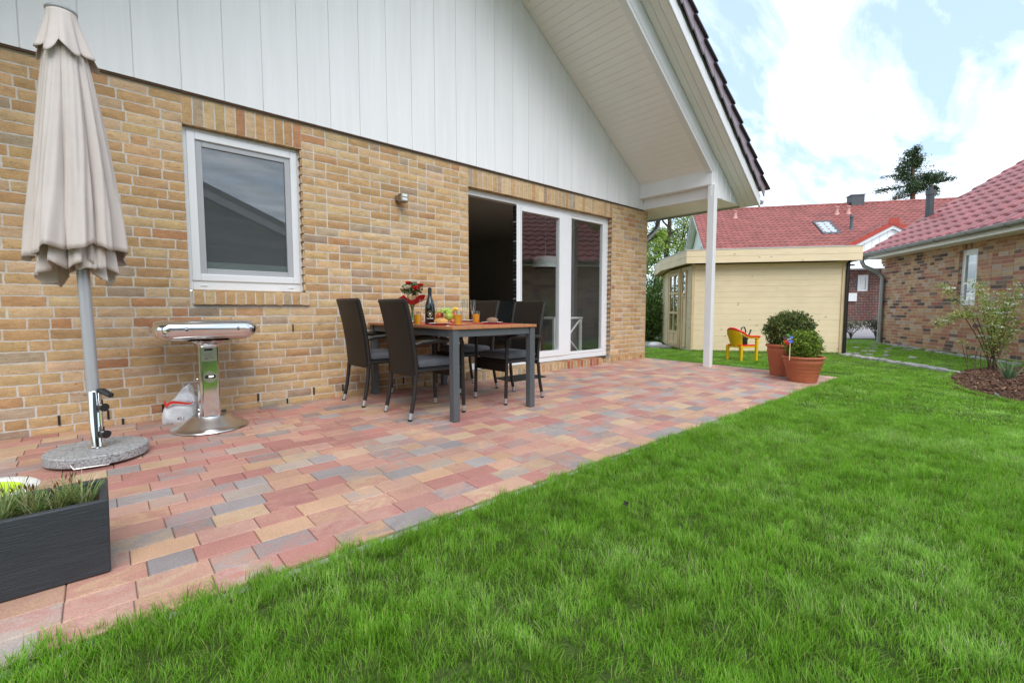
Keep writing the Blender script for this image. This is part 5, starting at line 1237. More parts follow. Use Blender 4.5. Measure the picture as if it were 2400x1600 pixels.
# chimney, vents, skylight
x0, x1 = bl(on_plane(1985, 470, B0+Bn*RY, Bn))[0], bl(on_plane(2020, 470, B0+Bn*RY, Bn))[0]; zt_ = bl(on_plane(2003, 458, B0+Bn*RY, Bn))[2]
b = MB(); b.box(x0+.12, RY-.35, RZb-.6, x1, RY+.35, zt_-.05); chm = b.build('chimney', 'dark', bk, bevel=.01); MB().box(x0+.07, RY-.40, zt_-.05, x1+.05, RY+.40, zt_).build('cap', 'zinc', chm)
for u, v in ((1723, 511), (1961, 503), (1988, 501)):
    p = on_broof(u, v); b = MB(); b.lathe([(.20, -.08), (.13, .06), (.09, .12), (.085, .36), (.12, .37), (.12, .43), (.07, .46), (0, .47)], p[0], p[1], p[2], 14); b.build('roof_vent', 'redpipe', bk)
p = on_broof(1995, 538); b = MB(); b.lathe([(.16, -.06), (.10, .05), (.075, .10), (.075, .62), (.10, .63), (.10, .72), (.05, .80), (0, .81)], p[0], p[1], p[2], 14); b.build('flue_pipe', 'dark', bk)
P4 = [on_broof(*c) for c in ((1911, 523), (1948, 522), (1965, 549), (1927, 550))]; xa = (P4[0][0]+P4[3][0])/2; xb = (P4[1][0]+P4[2][0])/2; ya, yb = P4[3][1], P4[0][1]
def rz(y): return RZb-(RY-y)*bp
b = MB()
for (a0, a1, b0, b1) in ((xa-.06, xa+.03, ya-.05, yb+.05), (xb-.03, xb+.06, ya-.05, yb+.05), (xa+.03, xb-.03, ya-.05, ya+.05), (xa+.03, xb-.03, yb-.05, yb+.05)): b.prism([(a0, b0, rz(b0)+.10), (a0, b1, rz(b1)+.10), (a0, b1, rz(b1)-.02), (a0, b0, rz(b0)-.02)], (a1-a0, 0, 0))
sk = b.build('skylight', 'dark', bk); MT['skyglass'] = mat('skylight_glass', (.40, .47, .52), .4, var=.04, spec=.8); MB().add([(xa+.03, ya+.05, rz(ya+.05)+.075), (xb-.03, ya+.05, rz(ya+.05)+.075), (xb-.03, yb-.05, rz(yb-.05)+.075), (xa+.03, yb-.05, rz(yb-.05)+.075)], [(0, 1, 2, 3)]).build('pane', 'skyglass', sk)
# front wing: white boards over dark red brick, red verge
GYW = -.5
G0 = B0+Bn*GYW
def gw(u, v): p = bl(on_plane(u, v, G0, Bn)); return p[0], p[2]
ap_ = gw(2091, 522); lf = gw(1993, 573); gp_ = (ap_[1]-lf[1])/(ap_[0]-lf[0]); eL = ap_[0]-4.2; eR = ap_[0]+4.2; eZ = ap_[1]-4.2*gp_
bt_, wt_ = gw(1990, 628), gw(1990, 632)
zs_ = bt_[1]
b = MB(); x = eL+.5
while x < eR-.5:
    x1 = min(x+.32, eR-.5); zz = lambda q: ap_[1]-abs(q-ap_[0])*gp_-.12
    tp_ = [(x1, GYW, zz(x1)), (x, GYW, zz(x))] if not (x < ap_[0] < x1) else [(x1, GYW, zz(x1)), (ap_[0], GYW, zz(ap_[0])), (x, GYW, zz(x))]
    b.prism([(x+.008, GYW, zs_), (x1-.008, GYW, zs_)]+[(min(max(p[0], x+.008), x1-.008), p[1], p[2]) for p in tp_], (0, .03, 0)); x = x1
b.prism([(eL+.5, GYW+.02, zs_), (eR-.5, GYW+.02, zs_), (ap_[0], GYW+.02, ap_[1]-.15)], (0, .05, 0), 1)
b.build('wing_cladding', ['white', 'greypvc'], bk)
b = MB()
for s in (-1, 1):
    e = ap_[0]+s*4.2; b.prism([(ap_[0], GYW-.18, ap_[1]+.10), (e, GYW-.18, eZ+.10), (e, GYW-.18, eZ-.14), (ap_[0], GYW-.18, ap_[1]-.14)], (0, .05, 0), 0); b.prism([(ap_[0], GYW-.12, ap_[1]-.141), (e, GYW-.12, eZ-.141), (e, GYW-.12, eZ-.30), (ap_[0], GYW-.12, ap_[1]-.30)], (0, .05, 0), 1)
b.box(ap_[0]-.2, GYW-.2, ap_[1]-.1, ap_[0]+.2, GYW-.17, ap_[1]+.2, 0); b.build('wing_verge', ['redverge', 'trim'], bk)
cg = 1/math.hypot(1, gp_)
for s in (1, -1): tile_roof('wing_roof', 'broof', bk, (ap_[0]-s*4.2, GYW-.15, eZ+.08), (0, 1, 0), (s*cg, 0, gp_*cg), 4.5, 4.2/cg, tw=.30, tl=.36, per=4, seed=9+s, clipf=lambda P: P[:, 2] > rz(P[:, 1])-.02)
wl0 = gw(1900, 700)[0]; wr0 = gw(2160, 700)[0]; zb_ = -.2
b = MB(); BRZ = wt_[1]
w0, w1 = gw(2011, 650)[0], gw(2036, 650)[0]; zt2, zb2_ = gw(2024, 646)[1], gw(2024, 682)[1]
nho2 = [(w0, w1, zb2_, zt2)]
MB_ = b; wall = b
brick_field(b, wl0, wr0, 0, int(BRZ/.083), .083, nho2, Matrix.Translation((0, GYW, 0)), DPAL, L=.24, Hd=.115, fine=False)
for a, e, z0_, z1_ in ((wl0, w0, -.5, BRZ), (w1, wr0, -.5, BRZ), (w0, w1, -.5, zb2_), (w0, w1, zt2, BRZ)): b.box(a, GYW+.006, z0_, e, GYW+.3, z1_, 1)
b.build('wing_wall', ['nbrick', 'nmortar'], bk)
b = MB(); rect_frame(b, w0+.01, zb2_, w1-.01, zt2, .09, GYW+.02, GYW+.08); wo = b.build('wing_window', 'pvc', bk)
MB().add([(w0+.1, GYW+.06, zb2_+.09), (w1-.1, GYW+.06, zb2_+.09), (w1-.1, GYW+.06, zt2-.09), (w0+.1, GYW+.06, zt2-.09)], [(0, 1, 2, 3)]).build('pane', 'pane2', wo); MB().box(w0+.1, GYW+.1, zb2_+.09, w1-.1, GYW+.105, zt2-.09).build('curtain', 'blind', wo)
m0, m1 = gw(1984, 687), gw(2005, 706); MB().box(m0[0], GYW-.14, m1[1], m1[0], GYW-.001, m0[1]).build('meter_box', 'trim', bk, bevel=.01)
b = MB(); b.box(wl0, GYW-.9, BRZ-.02, wr0, GYW-.001, BRZ+.06); b.build('porch_soffit', 'trim', bk)
x = gw(2054, 700)[0]; b = MB(); b.box(x-.10, GYW-.85, -.1, x+.10, GYW-.65, BRZ-.021); b.build('porch_post', 'trim', bk, bevel=.01)
z = gw(1990, 752)[1]; b = MB(); b.box(wl0-1, GYW-1.6, -.6, wr0+2, GYW-.002, .02); b.build('terrace_slab', 'concrete', bk)
# pale paved court in front of it, rising gently from the grass
o0 = on_z(1950, 795, -.06)
cr = MB(); fr = B0+Bn*(GYW-1.6); dv = np.array([0, 0, 1])
pA = [tuple(B0+Be*s+Bn*(GYW-1.55)+np.array([0, 0, -.02])) for s in (-9, 14)]; g1 = on_z(1900, 793, -.05); g2 = on_z(2100, 793, -.05)
w_ = (g2-g1)/np.linalg.norm(g2-g1); pB = [tuple(g1-w_*7), tuple(g2+w_*14)]
cr.add([pB[0], pB[1], pA[1], pA[0]], [(0, 1, 2, 3)]); tag(cr.build('paved_court', 'concrete'), kind='structure')
# small bare shrubs in the court edge
def small_shrub(name, lab, p, h, w_, seed, n, cols, group=None, leafs=.05, trunk=.012):
    t = thing(name, lab, 'shrub', tuple(p), 0, group); r = np.random.default_rng(seed); b = MB(); tips = []
    for k in range(9):
        a = r.random()*6.28; q = r.uniform(.3, 1); e = Vector((w_*q*math.cos(a), w_*q*math.sin(a), h*r.uniform(.75, 1))); m_ = Vector((e.x*.45, e.y*.45, h*.45))
        b.tube([(0, 0, 0), tuple(m_*.4+Vector((0, 0, h*.1))), tuple(m_), tuple(e)], [trunk, trunk*.8, trunk*.6, trunk*.3], 6); tips += [e, (e+m_)/2]
        for _ in range(2): e2 = m_+Vector((r.normal(0, w_*.35), r.normal(0, w_*.35), h*r.uniform(.2, .45))); b.tube([tuple(m_), tuple(e2)], [trunk*.5, trunk*.25], 5); tips.append(e2)
    b.build('stems', 'twig', t); P = np.concatenate([np.array(e)+r.normal(0, 1, (n//len(tips), 3))*[w_*.22, w_*.22, h*.07] for e in tips])
    V, F, cc = leaf_quads(P, leafs, cols, .5, seed); raw_mesh('foliage', V, F, 'leaf', cc, parent=t); return t
oc = [(.12, .14, .05), (.17, .17, .08), (.09, .12, .04), (.20, .16, .08)]
p = on_z(1994, 793, -.05); small_shrub('bare_shrub', 'thin umbrella shaped shrub between the shed and the zinc downpipe', p, .55, .42, 31, 900, oc, 'shrubs by the paved court', .05)
p = on_z(2053, 793, -.05); small_shrub('bare_shrub', 'dark twiggy shrub just left of the zinc downpipe', p, .58, .40, 32, 1000, [(.05, .07, .03), (.08, .09, .04), (.12, .07, .05)], 'shrubs by the paved court', .05)

# ================================================================== HOUSE BEHIND THE CAMERA (seen mirrored in the window)
rh = thing('grey_gable_house', 'dark gabled house across the garden that shows mirrored in the window pane', 'house', (-3.0, -14.3, -.06))
sl = .42; zr_ = 7.35; b = MB(); b.prism([(-8.5, 0, 0), (8.5, 0, 0), (8.5, 0, zr_-8.5*sl-.2), (0, 0, zr_-.2), (-8.5, 0, zr_-8.5*sl-.2)], (0, -9, 0)); b.build('gable_wall', 'wall_grey', rh)
b = MB()
for s in (1, -1): b.prism([(0, .55, zr_), (s*9.3, .55, zr_-9.3*sl), (s*9.3, .55, zr_-9.3*sl+.22), (0, .55, zr_+.22)], (0, -10, 0), 0); b.prism([(0, .56, zr_-.26), (s*9.3, .56, zr_-9.3*sl-.26), (s*9.3, .56, zr_-9.3*sl-.01), (0, .56, zr_-.01)], (0, -.05, 0), 1)
b.build('roof', ['tile', 'greypvc'], rh)

# ================================================================== TREES
def tree(name, lab, p, H, spread, seed, n, size, cols, m, trunk_r=.25, first=.25, group=None, bark='bark', up=.6, nl=9, droop=0, lm=None):
    t = thing(name, lab, 'tree', tuple(p), 0, group); r = np.random.default_rng(seed); b = MB(); tips = []
    tp_ = [Vector((0, 0, -.2))]; 
    for k in range(1, 9): tp_.append(Vector((r.normal(0, .012*H)*k/8, r.normal(0, .012*H)*k/8, H*k/8*.96)))
    b.tube([tuple(q) for q in tp_], [trunk_r*(1-.115*k) for k in range(9)], 12)
    def branch(s, d, L_, rad, lev):
        pts = [s]; 
        for k in range(4): d = (d+Vector(r.normal(0, .16, 3))+Vector((0, 0, (.10 if not droop else -droop)))).normalized(); pts.append(pts[-1]+d*L_/4)
        b.tube([tuple(q) for q in pts], [rad*(1-.2*k) for k in range(5)], 7 if lev < 2 else 5, caps=False)
        if lev >= 2: tips.extend([pts[2], pts[3], pts[4]]); return
        for k in range(4 if lev == 0 else 3):
            i = 1+k % 4; d2 = (d+Vector(r.normal(0, .65, 3))).normalized(); branch(pts[i], d2, L_*r.uniform(.45, .65), rad*.5, lev+1)
        tips.append(pts[4])
    for k in range(nl):
        f = first+(1-first)*(k+r.random()*.5)/nl*.97; i = f*8; j = min(int(i), 7); s = tp_[j].lerp(tp_[j+1], i-j); a = k*2.4+r.normal(0, .3); L_ = spread*(1.15-.75*f)*r.uniform(.8, 1.2)
        branch(s, Vector((math.cos(a), math.sin(a), up+.5*f)).normalized(), L_, trunk_r*(.42-.25*f), 0)
    b.build('trunk', bark, t)
    k = n//len(tips); P = np.concatenate([np.array(q)+r.normal(0, 1, (k, 3))*spread*.075*np.array([1, 1, .7]) for q in tips]); 
    V, F, cc = leaf_quads(P, size, cols, .55, seed); raw_mesh('crown', V, F, m, cc, parent=t); return t
yg = [(.24, .36, .04), (.33, .45, .06), (.17, .28, .04), (.40, .48, .09), (.13, .22, .04)]
tp1 = EYE+ray(1562, 720)*42; tp2 = EYE+ray(1506, 720)*30
tree('broadleaf_tree', 'tall fresh green broadleaf tree with forked dark limbs, left of the white gable', (tp1[0], tp1[1], -.1), 17.0, 4.4, 41, 30000, .17, yg, 'leaf', .34, .18, up=.85, nl=15)
tree('broadleaf_tree', 'slimmer fresh green tree nearest the house corner above the bushes', (tp2[0], tp2[1], -.1), 11.0, 1.9, 42, 14000, .13, yg, 'leaf', .2, .12, up=.7, nl=12)
def hedge_bush(lab, p, w_, d_, h, seed, n):
    t = thing('hedge_bush', lab, 'bush', tuple(p), 0, 'green bushes left of the shed'); r = np.random.default_rng(seed); b = MB()
    tips = []
    for k in range(30):
        a = r.random()*6.28; q = math.sqrt(r.random()); e = Vector((w_*q*math.cos(a), d_*q*math.sin(a), h*r.uniform(.45, 1)*(1-.25*q))); b.tube([(e.x*.25, e.y*.25, 0), (e.x*.6, e.y*.6, e.z*.5), tuple(e)], [.022, .014, .006], 5, caps=False); tips.append(e)
    b.build('stems', 'bark', t); P = np.concatenate([np.array([e.x*.4, e.y*.4, 0])+(np.array(e)-np.array([e.x*.4, e.y*.4, 0]))*r.uniform(.1, 1.02, (n//30, 1))+r.normal(0, .17, (n//30, 3)) for e in tips]); P = P[P[:, 2] > 0]
    V, F, cc = leaf_quads(P, .075, [(.11, .20, .04), (.15, .27, .045), (.075, .13, .03), (.22, .34, .07)], .55, seed); raw_mesh('foliage', V, F, 'leaf', cc, parent=t)
q = on_z(1528, 806, -.06)
for i, (dx, dy, w_, h, lab) in enumerate(((1.2, 1.0, 1.0, 2.9, 'tall leafy bush right behind the corner of the brick house'), (2.9, 1.8, 1.1, 2.4, 'rounder bush between the tall bush and the shed'), (4.2, 4.4, 1.7, 3.3, 'broad bush furthest back left of the shed'))): hedge_bush(lab, (q[0]+dx, q[1]+dy, -.08), w_, w_*.9, h, 50+i, 9000)
# pine beyond the roofs: layered limbs with dark tufts
PD = 46.0; pb = EYE+ray(2141, 700)*PD; pb[2] = -.1
pine = thing('pine_tree', 'tall dark pine with a bare trunk rising beyond the red roof', 'tree', tuple(pb))
def ppt(u, v, dy=0): p = EYE+ray(u, v)*PD; return Vector((p[0]-pb[0], p[1]-pb[1], p[2]-pb[2]))+Vector(FW*[1, 1, 0])*dy
b = MB(); tr = [(2139, 470, .22), (2140, 440, .20), (2139, 420, .17), (2139, 400, .14), (2140, 380, .10), (2143, 362, .07), (2146, 348, .03)]
b.tube([(0, 0, 0), (0, 0, 6)]+[tuple(ppt(u, v)) for u, v, _ in tr], [.34, .28]+[q[2] for q in tr], 12); P = []; r = np.random.default_rng(77)
for (u0, v0, u1, v1, sp, k) in ((2140, 455, 2100, 466, 5, 240), (2140, 448, 2108, 446, 8, 420), (2139, 440, 2122, 432, 9, 420), (2139, 432, 2086, 434, 6, 420), (2139, 425, 2104, 415, 7, 380), (2139, 412, 2098, 398, 6, 420), (2139, 405, 2088, 407, 4, 160), (2140, 400, 2120, 390, 8, 420), (2141, 392, 2160, 386, 7, 420), (2142, 380, 2122, 372, 8, 460), (2142, 374, 2158, 366, 8, 460), (2144, 366, 2134, 356, 6, 300), (2145, 358, 2152, 348, 6, 300), (2139, 445, 2180, 436, 6, 320), (2139, 436, 2172, 426, 7, 400), (2172, 426, 2204, 412, 7, 640), (2174, 430, 2216, 424, 5, 360), (2176, 434, 2208, 438, 6, 420), (2170, 452, 2202, 454, 4, 160), (2140, 415, 2160, 412, 10, 620), (2141, 428, 2150, 434, 9, 460), (2160, 418, 2172, 424, 7, 360), (2175, 455, 2200, 462, 4, 140), (2092, 466, 2112, 460, 4, 200)):
    dy = r.normal(0, .9); a, e = ppt(u0, v0), ppt(u1, v1, dy); m_ = a.lerp(e, .5)+Vector((0, 0, -.12)); b.tube([tuple(a), tuple(m_), tuple(e)], [.06, .045, .02], 6, caps=False)
    k = int(k*1.2); tt = r.uniform(.12, 1.05, k); s_ = sp/1076*PD*1.18; P.append(np.array(a)+(np.array(e)-np.array(a))*tt[:, None]+r.normal(0, 1, (k, 3))*[s_*.52, s_*.52, s_*.6]+r.normal(0, s_*.35, 3)*[1, 1, 1.3])
    for _ in range(3): e2 = m_.lerp(e, r.random())+Vector(r.normal(0, s_*.5, 3)); b.tube([tuple(m_), tuple(e2)], [.025, .01], 5, caps=False)
for v in range(352, 452, 7): P.append(np.array(ppt(2141+r.normal(0, 4), v))+r.normal(0, 1, (70, 3))*[.34+.006*(v-350), .34+.006*(v-350), .22])
b.build('trunk', 'pinebark', pine); P = np.concatenate(P); V, F, cc = leaf_quads(P, .26, [(.04, .075, .03), (.06, .10, .04), (.08, .12, .05), (.03, .055, .025)], .26, 78); raw_mesh('crown', V, F, 'needle', cc, parent=pine)

# ================================================================== BED with bark mulch, shrub, strap leaved plant
def bed_h(x, y):
    q = ((x-8.75)/2.15)**2+((y+4.85)/1.0)**2; return max(0, 1-q)*.11
nx_, ny_ = 70, 46; xs_ = np.linspace(6.5, 11, nx_); ys_ = np.linspace(-5.95, -3.8, ny_)
V = np.array([(x, y, -.075+bed_h(x, y)+(.014*math.sin(31*x+17*y)*math.sin(23*y-9*x) if bed_h(x, y) > 0 else -.02)) for y in ys_ for x in xs_]); F = np.array([(j*nx_+i, j*nx_+i+1, (j+1)*nx_+i+1, (j+1)*nx_+i) for j in range(ny_-1) for i in range(nx_-1)])
tag(raw_mesh('planting_bed', V, F, 'soil', smooth=True), kind='structure')
n = 7000; r = np.random.default_rng(91); a = r.uniform(0, 2*math.pi, n); q = np.sqrt(r.random(n))*1.03; X = 8.75+2.15*q*np.cos(a); Y = -4.85+1.0*q*np.sin(a); Zc = np.array([bed_h(x, y) for x, y in zip(X, Y)])-.063+r.uniform(0, .012, n)
L_ = r.uniform(.018, .06, n)*np.where(r.random(n) < .06, 2.2, 1); W_ = r.uniform(.006, .016, n); yaw = r.uniform(0, 6.28, n); ti = r.normal(0, .35, n)
dx = np.stack([np.cos(yaw)*np.cos(ti), np.sin(yaw)*np.cos(ti), np.sin(ti)], 1); dy_ = np.stack([-np.sin(yaw), np.cos(yaw), r.normal(0, .3, n)], 1); dz_ = np.cross(dx, dy_); c0 = np.stack([X, Y, Zc], 1)
Q = [c0+dx*(sx*L_)[:, None]*.5+dy_*(sy*W_)[:, None]*.5+dz_*(sz*.0025) for sz in (-1, 1) for sx, sy in ((-1, -1), (1, -1), (1, 1), (-1, 1))]
V = np.stack(Q, 1).reshape(-1, 3); base_ = np.array([(4, 5, 6, 7), (0, 1, 5, 4), (1, 2, 6, 5), (2, 3, 7, 6), (3, 0, 4, 7)]); F = (np.arange(n)[:, None, None]*8+base_[None]).reshape(-1, 4)
cp = np.array([(.11, .05, .028), (.16, .075, .04), (.07, .032, .02), (.24, .13, .075), (.34, .21, .13)])[r.choice(5, n, p=[.35, .28, .2, .12, .05])]
tag(raw_mesh('bark_mulch', V, F, 'chip', np.repeat(cp, 5, 0)), 'brown bark chips covering the planting bed by the neighbour wall', 'mulch', kind='stuff')
sp_ = on_z(2330, 866, -.0)
fsb = thing('flowering_shrub', 'loose young shrub with small white flower heads growing in the bark bed', 'shrub', (sp_[0], sp_[1], bed_h(sp_[0], sp_[1])-.08)); r = np.random.default_rng(66)
def fp_(u, v, d=0): p = on_plane(u, v, sp_, FW*[1, 1, 0]); return Vector((p[0]-sp_[0], p[1]-sp_[1], p[2]-fsb.location[2]))+Vector(FW*[1, 1, 0])*d
b = MB(); P = []; fl_ = []
for (u, v, u2, v2) in ((2306, 664, 2322, 770), (2290, 672, 2312, 760), (2262, 668, 2300, 735), (2232, 735, 2285, 742), (2206, 760, 2262, 738), (2275, 705, 2305, 770), (2342, 705, 2335, 780), (2368, 730, 2345, 790), (2392, 755, 2355, 800), (2330, 720, 2328, 790), (2318, 690, 2320, 780), (2356, 780, 2340, 820), (2300, 790, 2318, 830), (2410, 720, 2365, 790), (2420, 780, 2370, 830), (2283, 740, 2310, 800), (2350, 672, 2340, 760), (2385, 690, 2350, 780)):
    d = r.normal(0, .18); e, m_ = fp_(u, v, d), fp_(u2, v2, d*.5); b.tube([(r.normal(0, .03), r.normal(0, .03), 0), tuple(m_*.5+Vector((0, 0, .05))), tuple(m_), tuple(m_.lerp(e, .6)), tuple(e)], [.009, .008, .006, .004, .002], 6)
    for t in np.linspace(.0, 1.05, 9):
        c = np.array(m_.lerp(e, t)); P.append(c+r.normal(0, 1, (24, 3))*.05*np.array([1, 1, .55]))
    for _ in range(4 if r.random() < .7 else 0): fl_.append(np.array(m_.lerp(e, r.uniform(.45, 1.02)))+np.array([r.normal(0, .035), r.normal(0, .035), .02]))
for u, v, u2, v2 in ((2254, 800, 2270, 860), (2268, 805, 2268, 840), (2292, 812, 2285, 862), (2300, 818, 2300, 862)):
    e, m_ = fp_(u, v), fp_(u2, v2); b.tube([tuple(m_-Vector((0, 0, .06))), tuple(m_.lerp(e, .5)+Vector((.01, .01, 0))), tuple(e)], [.006, .005, .002], 5); P.append(np.array(e)+r.normal(0, .03, (10, 3)))
b.build('stems', 'twig', fsb); P = np.concatenate(P); V, F, cc = leaf_quads(P, .037, [(.34, .36, .09), (.42, .44, .13), (.24, .30, .07), (.18, .34, .06), (.46, .42, .18)], .55, 67); raw_mesh('foliage', V, F, 'leaf', cc, parent=fsb)
FP = np.concatenate([c+r.normal(0, 1, (14, 3))*[.022, .022, .006] for c in fl_]); V, F, cc = leaf_quads(FP, .018, [(.85, .84, .78)], .9, 68); raw_mesh('blossoms', V, F, 'leaf', cc, parent=fsb)
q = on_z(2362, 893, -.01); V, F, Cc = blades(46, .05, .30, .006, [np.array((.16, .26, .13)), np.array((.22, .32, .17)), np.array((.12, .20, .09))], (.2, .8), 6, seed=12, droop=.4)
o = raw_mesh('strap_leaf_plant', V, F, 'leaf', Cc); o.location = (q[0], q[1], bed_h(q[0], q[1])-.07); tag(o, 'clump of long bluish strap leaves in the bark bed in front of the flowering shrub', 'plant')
q = on_z(2345, 926, -.02); o = MB(); o.prism([(-.02, 0, 0), (.02, 0, 0), (.028, 0, .05), (.0, 0, .075), (-.025, 0, .045)], (0, .002, 0)); o = o.build('plant_tag', 'bag'); o.location = (q[0], q[1], bed_h(q[0], q[1])-.06); o.rotation_euler = (R(-30), R(20), R(20)); tag(o, 'small pale plant tag lying on the bark mulch near the lawn edge', 'plant tag')

# cobble rows in the grass on the right
cbm = MB(); r = np.random.default_rng(5)
def cob_row(pa, pb, wid, n_, gapp=.0):
    pa, pb = np.array(pa), np.array(pb); d = pb-pa; L_ = np.linalg.norm(d[:2]); d = d/L_; pr = np.array([-d[1], d[0], 0]); s = 0
    while s < L_:
        w_ = r.uniform(.09, .15)
        for k in range(n_):
            if r.random() < gapp: continue
            c = pa+d*(s+w_/2)+pr*((k-(n_-1)/2)*wid+r.normal(0, .006)); M_ = Matrix.Translation((c[0], c[1], -.052)) @ Matrix.Rotation(math.atan2(d[1], d[0])+r.normal(0, .06), 4, 'Z')
            g = r.uniform(.30, .46); cbm.box(-w_/2+.012, -wid/2+.012, -.05, w_/2-.012, wid/2-.012, .026+r.uniform(-.008, .006), 0, (g, g*.97, g*.92), M=M_)
        s += w_
cob_row(on_z(1975, 829, -.04), on_z(2256, 872, -.04), .11, 2, .15)
for v0, v1 in ((800, 806), (805, 812), (811, 819), (817, 827), (824, 836)): cob_row(on_z(1945, v0, -.04), on_z(2130, v1, -.04), .10, 1, .55)
cob_row(on_z(2085, 806, -.04), on_z(2420, 858, -.04), .09, 2, .3)
tag(cbm.build('cobble_path', 'cobble', bevel=.008), kind='structure')

# two dry leaves on the lawn
for u, v, lab in ((1812, 998, 'curled brown dry leaf lying on the lawn near the patio edge'), (1468, 1182, 'dark scrap of leaf lying in the lawn left of the middle')):
    q = on_z(u, v, -.03); o = MB(); o.add([(-.03, 0, 0), (0, -.014, .008), (.03, 0, .012), (0, .014, .01)], [(0, 1, 2, 3)]); o = o.build('dry_leaf', 'bread' if u > 1500 else 'black'); o.location = tuple(q); o.rotation_euler = (.3, .2, u); tag(o, lab, 'leaf')

# ================================================================== GRASS
def grass_material():
    t = NT('grass_blade'); b = t.n('ShaderNodeBsdfPrincipled', i_Roughness=.42); b.inputs['Specular IOR Level'].default_value = .35
    at = t.n('ShaderNodeAttribute', attribute_name='Col'); ge = t.n('ShaderNodeNewGeometry')
    def wn(s, d, r0, off=0):
        mp = t.n('ShaderNodeMapping'); mp.inputs['Location'].default_value = (off, off*2, 0); mp.inputs['Scale'].default_value = (1, 1, .01); t.l(ge, 'Position', mp, 0); nz = t.n('ShaderNodeTexNoise', i_Scale=s, i_Detail=d, i_Roughness=r0); t.l(mp, 0, nz, 0); return nz
    n1 = wn(1.5, 4, .6); r1 = t.ramp(n1, 0, [(.30, (.80, .86, .76)), (.5, (1, 1, 1)), (.66, (1.4, 1.22, 2.4))])
    n2 = wn(4.5, 4, .7, 7); r2 = t.ramp(n2, 0, [(.3, g3(.84)), (.7, g3(1.16))])
    c = t.mix(at, 'Color', r1, 0, fac=1, typ='MULTIPLY'); c = t.mix(c, 2, r2, 0, fac=1, typ='MULTIPLY')
    t.l(c, 2, b, 'Base Color'); tl_ = t.n('ShaderNodeBsdfTranslucent'); t.l(c, 2, tl_, 0); mx = t.n('ShaderNodeMixShader'); mx.inputs[0].default_value = .5; t.l(b, 0, mx, 1); t.l(tl_, 0, mx, 2); t.l(mx, 0, t.out, 0); return t.m
MT['grass'] = grass_material()
def grass_patch(name, size, n, L_, W_, seed, rows=3):
    r = np.random.default_rng(seed); cl = r.uniform(-size/2, size/2, (max(6, n//60), 2)); clp = r.normal(0, .5, (len(cl), 2)); 
    base_ = r.uniform(-size/2, size/2, (n, 2)); ci = ((base_[:, None]-cl[None])**2).sum(2).argmin(1)
    le = np.clip(np.abs(r.normal(.45, .28, n)), .05, 1.2); an = np.arctan2(clp[ci, 1], clp[ci, 0])+r.normal(0, .9, n); ln = L_*r.uniform(.45, 1.2, n)*(1+.15*r.normal(0, 1, len(cl))[ci]); wd = W_*r.uniform(.7, 1.25, n)
    d = np.stack([np.cos(an), np.sin(an)], 1); pr = np.stack([-d[:, 1], d[:, 0]], 1); V = np.zeros((n, rows+1, 2, 3))
    for j in range(rows+1):
        t = j/rows; out = ln*le*(.45*t+.55*t*t); up_ = ln*(t-.28*le*t*t); w_ = wd*(1-.94*t**1.7)
        for k, s in ((0, -1), (1, 1)): V[:, j, k, :2] = base_+d*out[:, None]+pr*(s*w_/2)[:, None]; V[:, j, k, 2] = up_
    V = V.reshape(-1, 3); o = (np.arange(n)*(rows+1)*2)[:, None, None]; q = np.array([[2*j, 2*j+1, 2*j+3, 2*j+2] for j in range(rows)])[None]; F = (o+q).reshape(-1, 4)
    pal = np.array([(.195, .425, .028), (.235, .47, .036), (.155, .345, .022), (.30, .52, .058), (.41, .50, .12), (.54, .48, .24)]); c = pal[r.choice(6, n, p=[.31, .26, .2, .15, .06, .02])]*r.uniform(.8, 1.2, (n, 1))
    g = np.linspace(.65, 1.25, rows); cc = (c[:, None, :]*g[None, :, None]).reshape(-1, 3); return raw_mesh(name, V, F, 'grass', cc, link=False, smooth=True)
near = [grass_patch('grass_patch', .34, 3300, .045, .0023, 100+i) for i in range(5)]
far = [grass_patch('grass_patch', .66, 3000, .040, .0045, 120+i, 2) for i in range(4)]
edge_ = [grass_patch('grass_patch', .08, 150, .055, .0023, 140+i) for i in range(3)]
def lawn_ok(x, y, m=0.0):
    if -1.9 < x < patio_right(y)+.06+m and YE(x)-.05-m < y: return False
    if XL < x < XC+.1 and y > -.1: return False
    if ((x-8.75)/2.15)**2+((y+4.85)/1.0)**2 < .97: return False
    l = np.array([x, y, 0])-S0; a_, b_ = l@Sd, l@Sp
    if -.0 < a_ < SLN and 0 < b_ < SDP: return False
    if -.8 < a_ < -.0 and .1 < b_ < SDP: return False
    l2 = np.array([x-N0[0], y-N0[1]]); 
    if l2@INN > -.1 and -.1 < l2@np.array([-.817, -.576]): return False
    return True
def in_view(x, y, mar):
    d = np.array([x, y, 0])-EYE*[1, 1, 0]; z = d@(FW*[1, 1, 0]); s = d@RT
    return z > .25 and abs(s) < z*1.20+mar
pts, idx, rot, scl = [], [], [], []
def put(x, y, i, s=1, zoff=0): pts.append((x, y, lawn_z(x, y)-.008+zoff)); idx.append(i); rot.append(rnd.choice([0, 1, 2, 3])*math.pi/2+rnd.uniform(-.2, .2)); scl.append(s*rnd.uniform(.9, 1.1))
st_n = .29; y = -6.6
while y < .6:
    x = -2.2
    while x < 9:
        d = math.hypot(x, y-EYE[1])
        if d < 5.2 and in_view(x, y, .5):
            cx_, cy_ = x+rnd.uniform(-.03, .03), y+rnd.uniform(-.03, .03)
            if lawn_ok(cx_, cy_, .15): put(cx_, cy_, rnd.randrange(5))
        x += st_n
    y += st_n
st_f = .52; y = -9
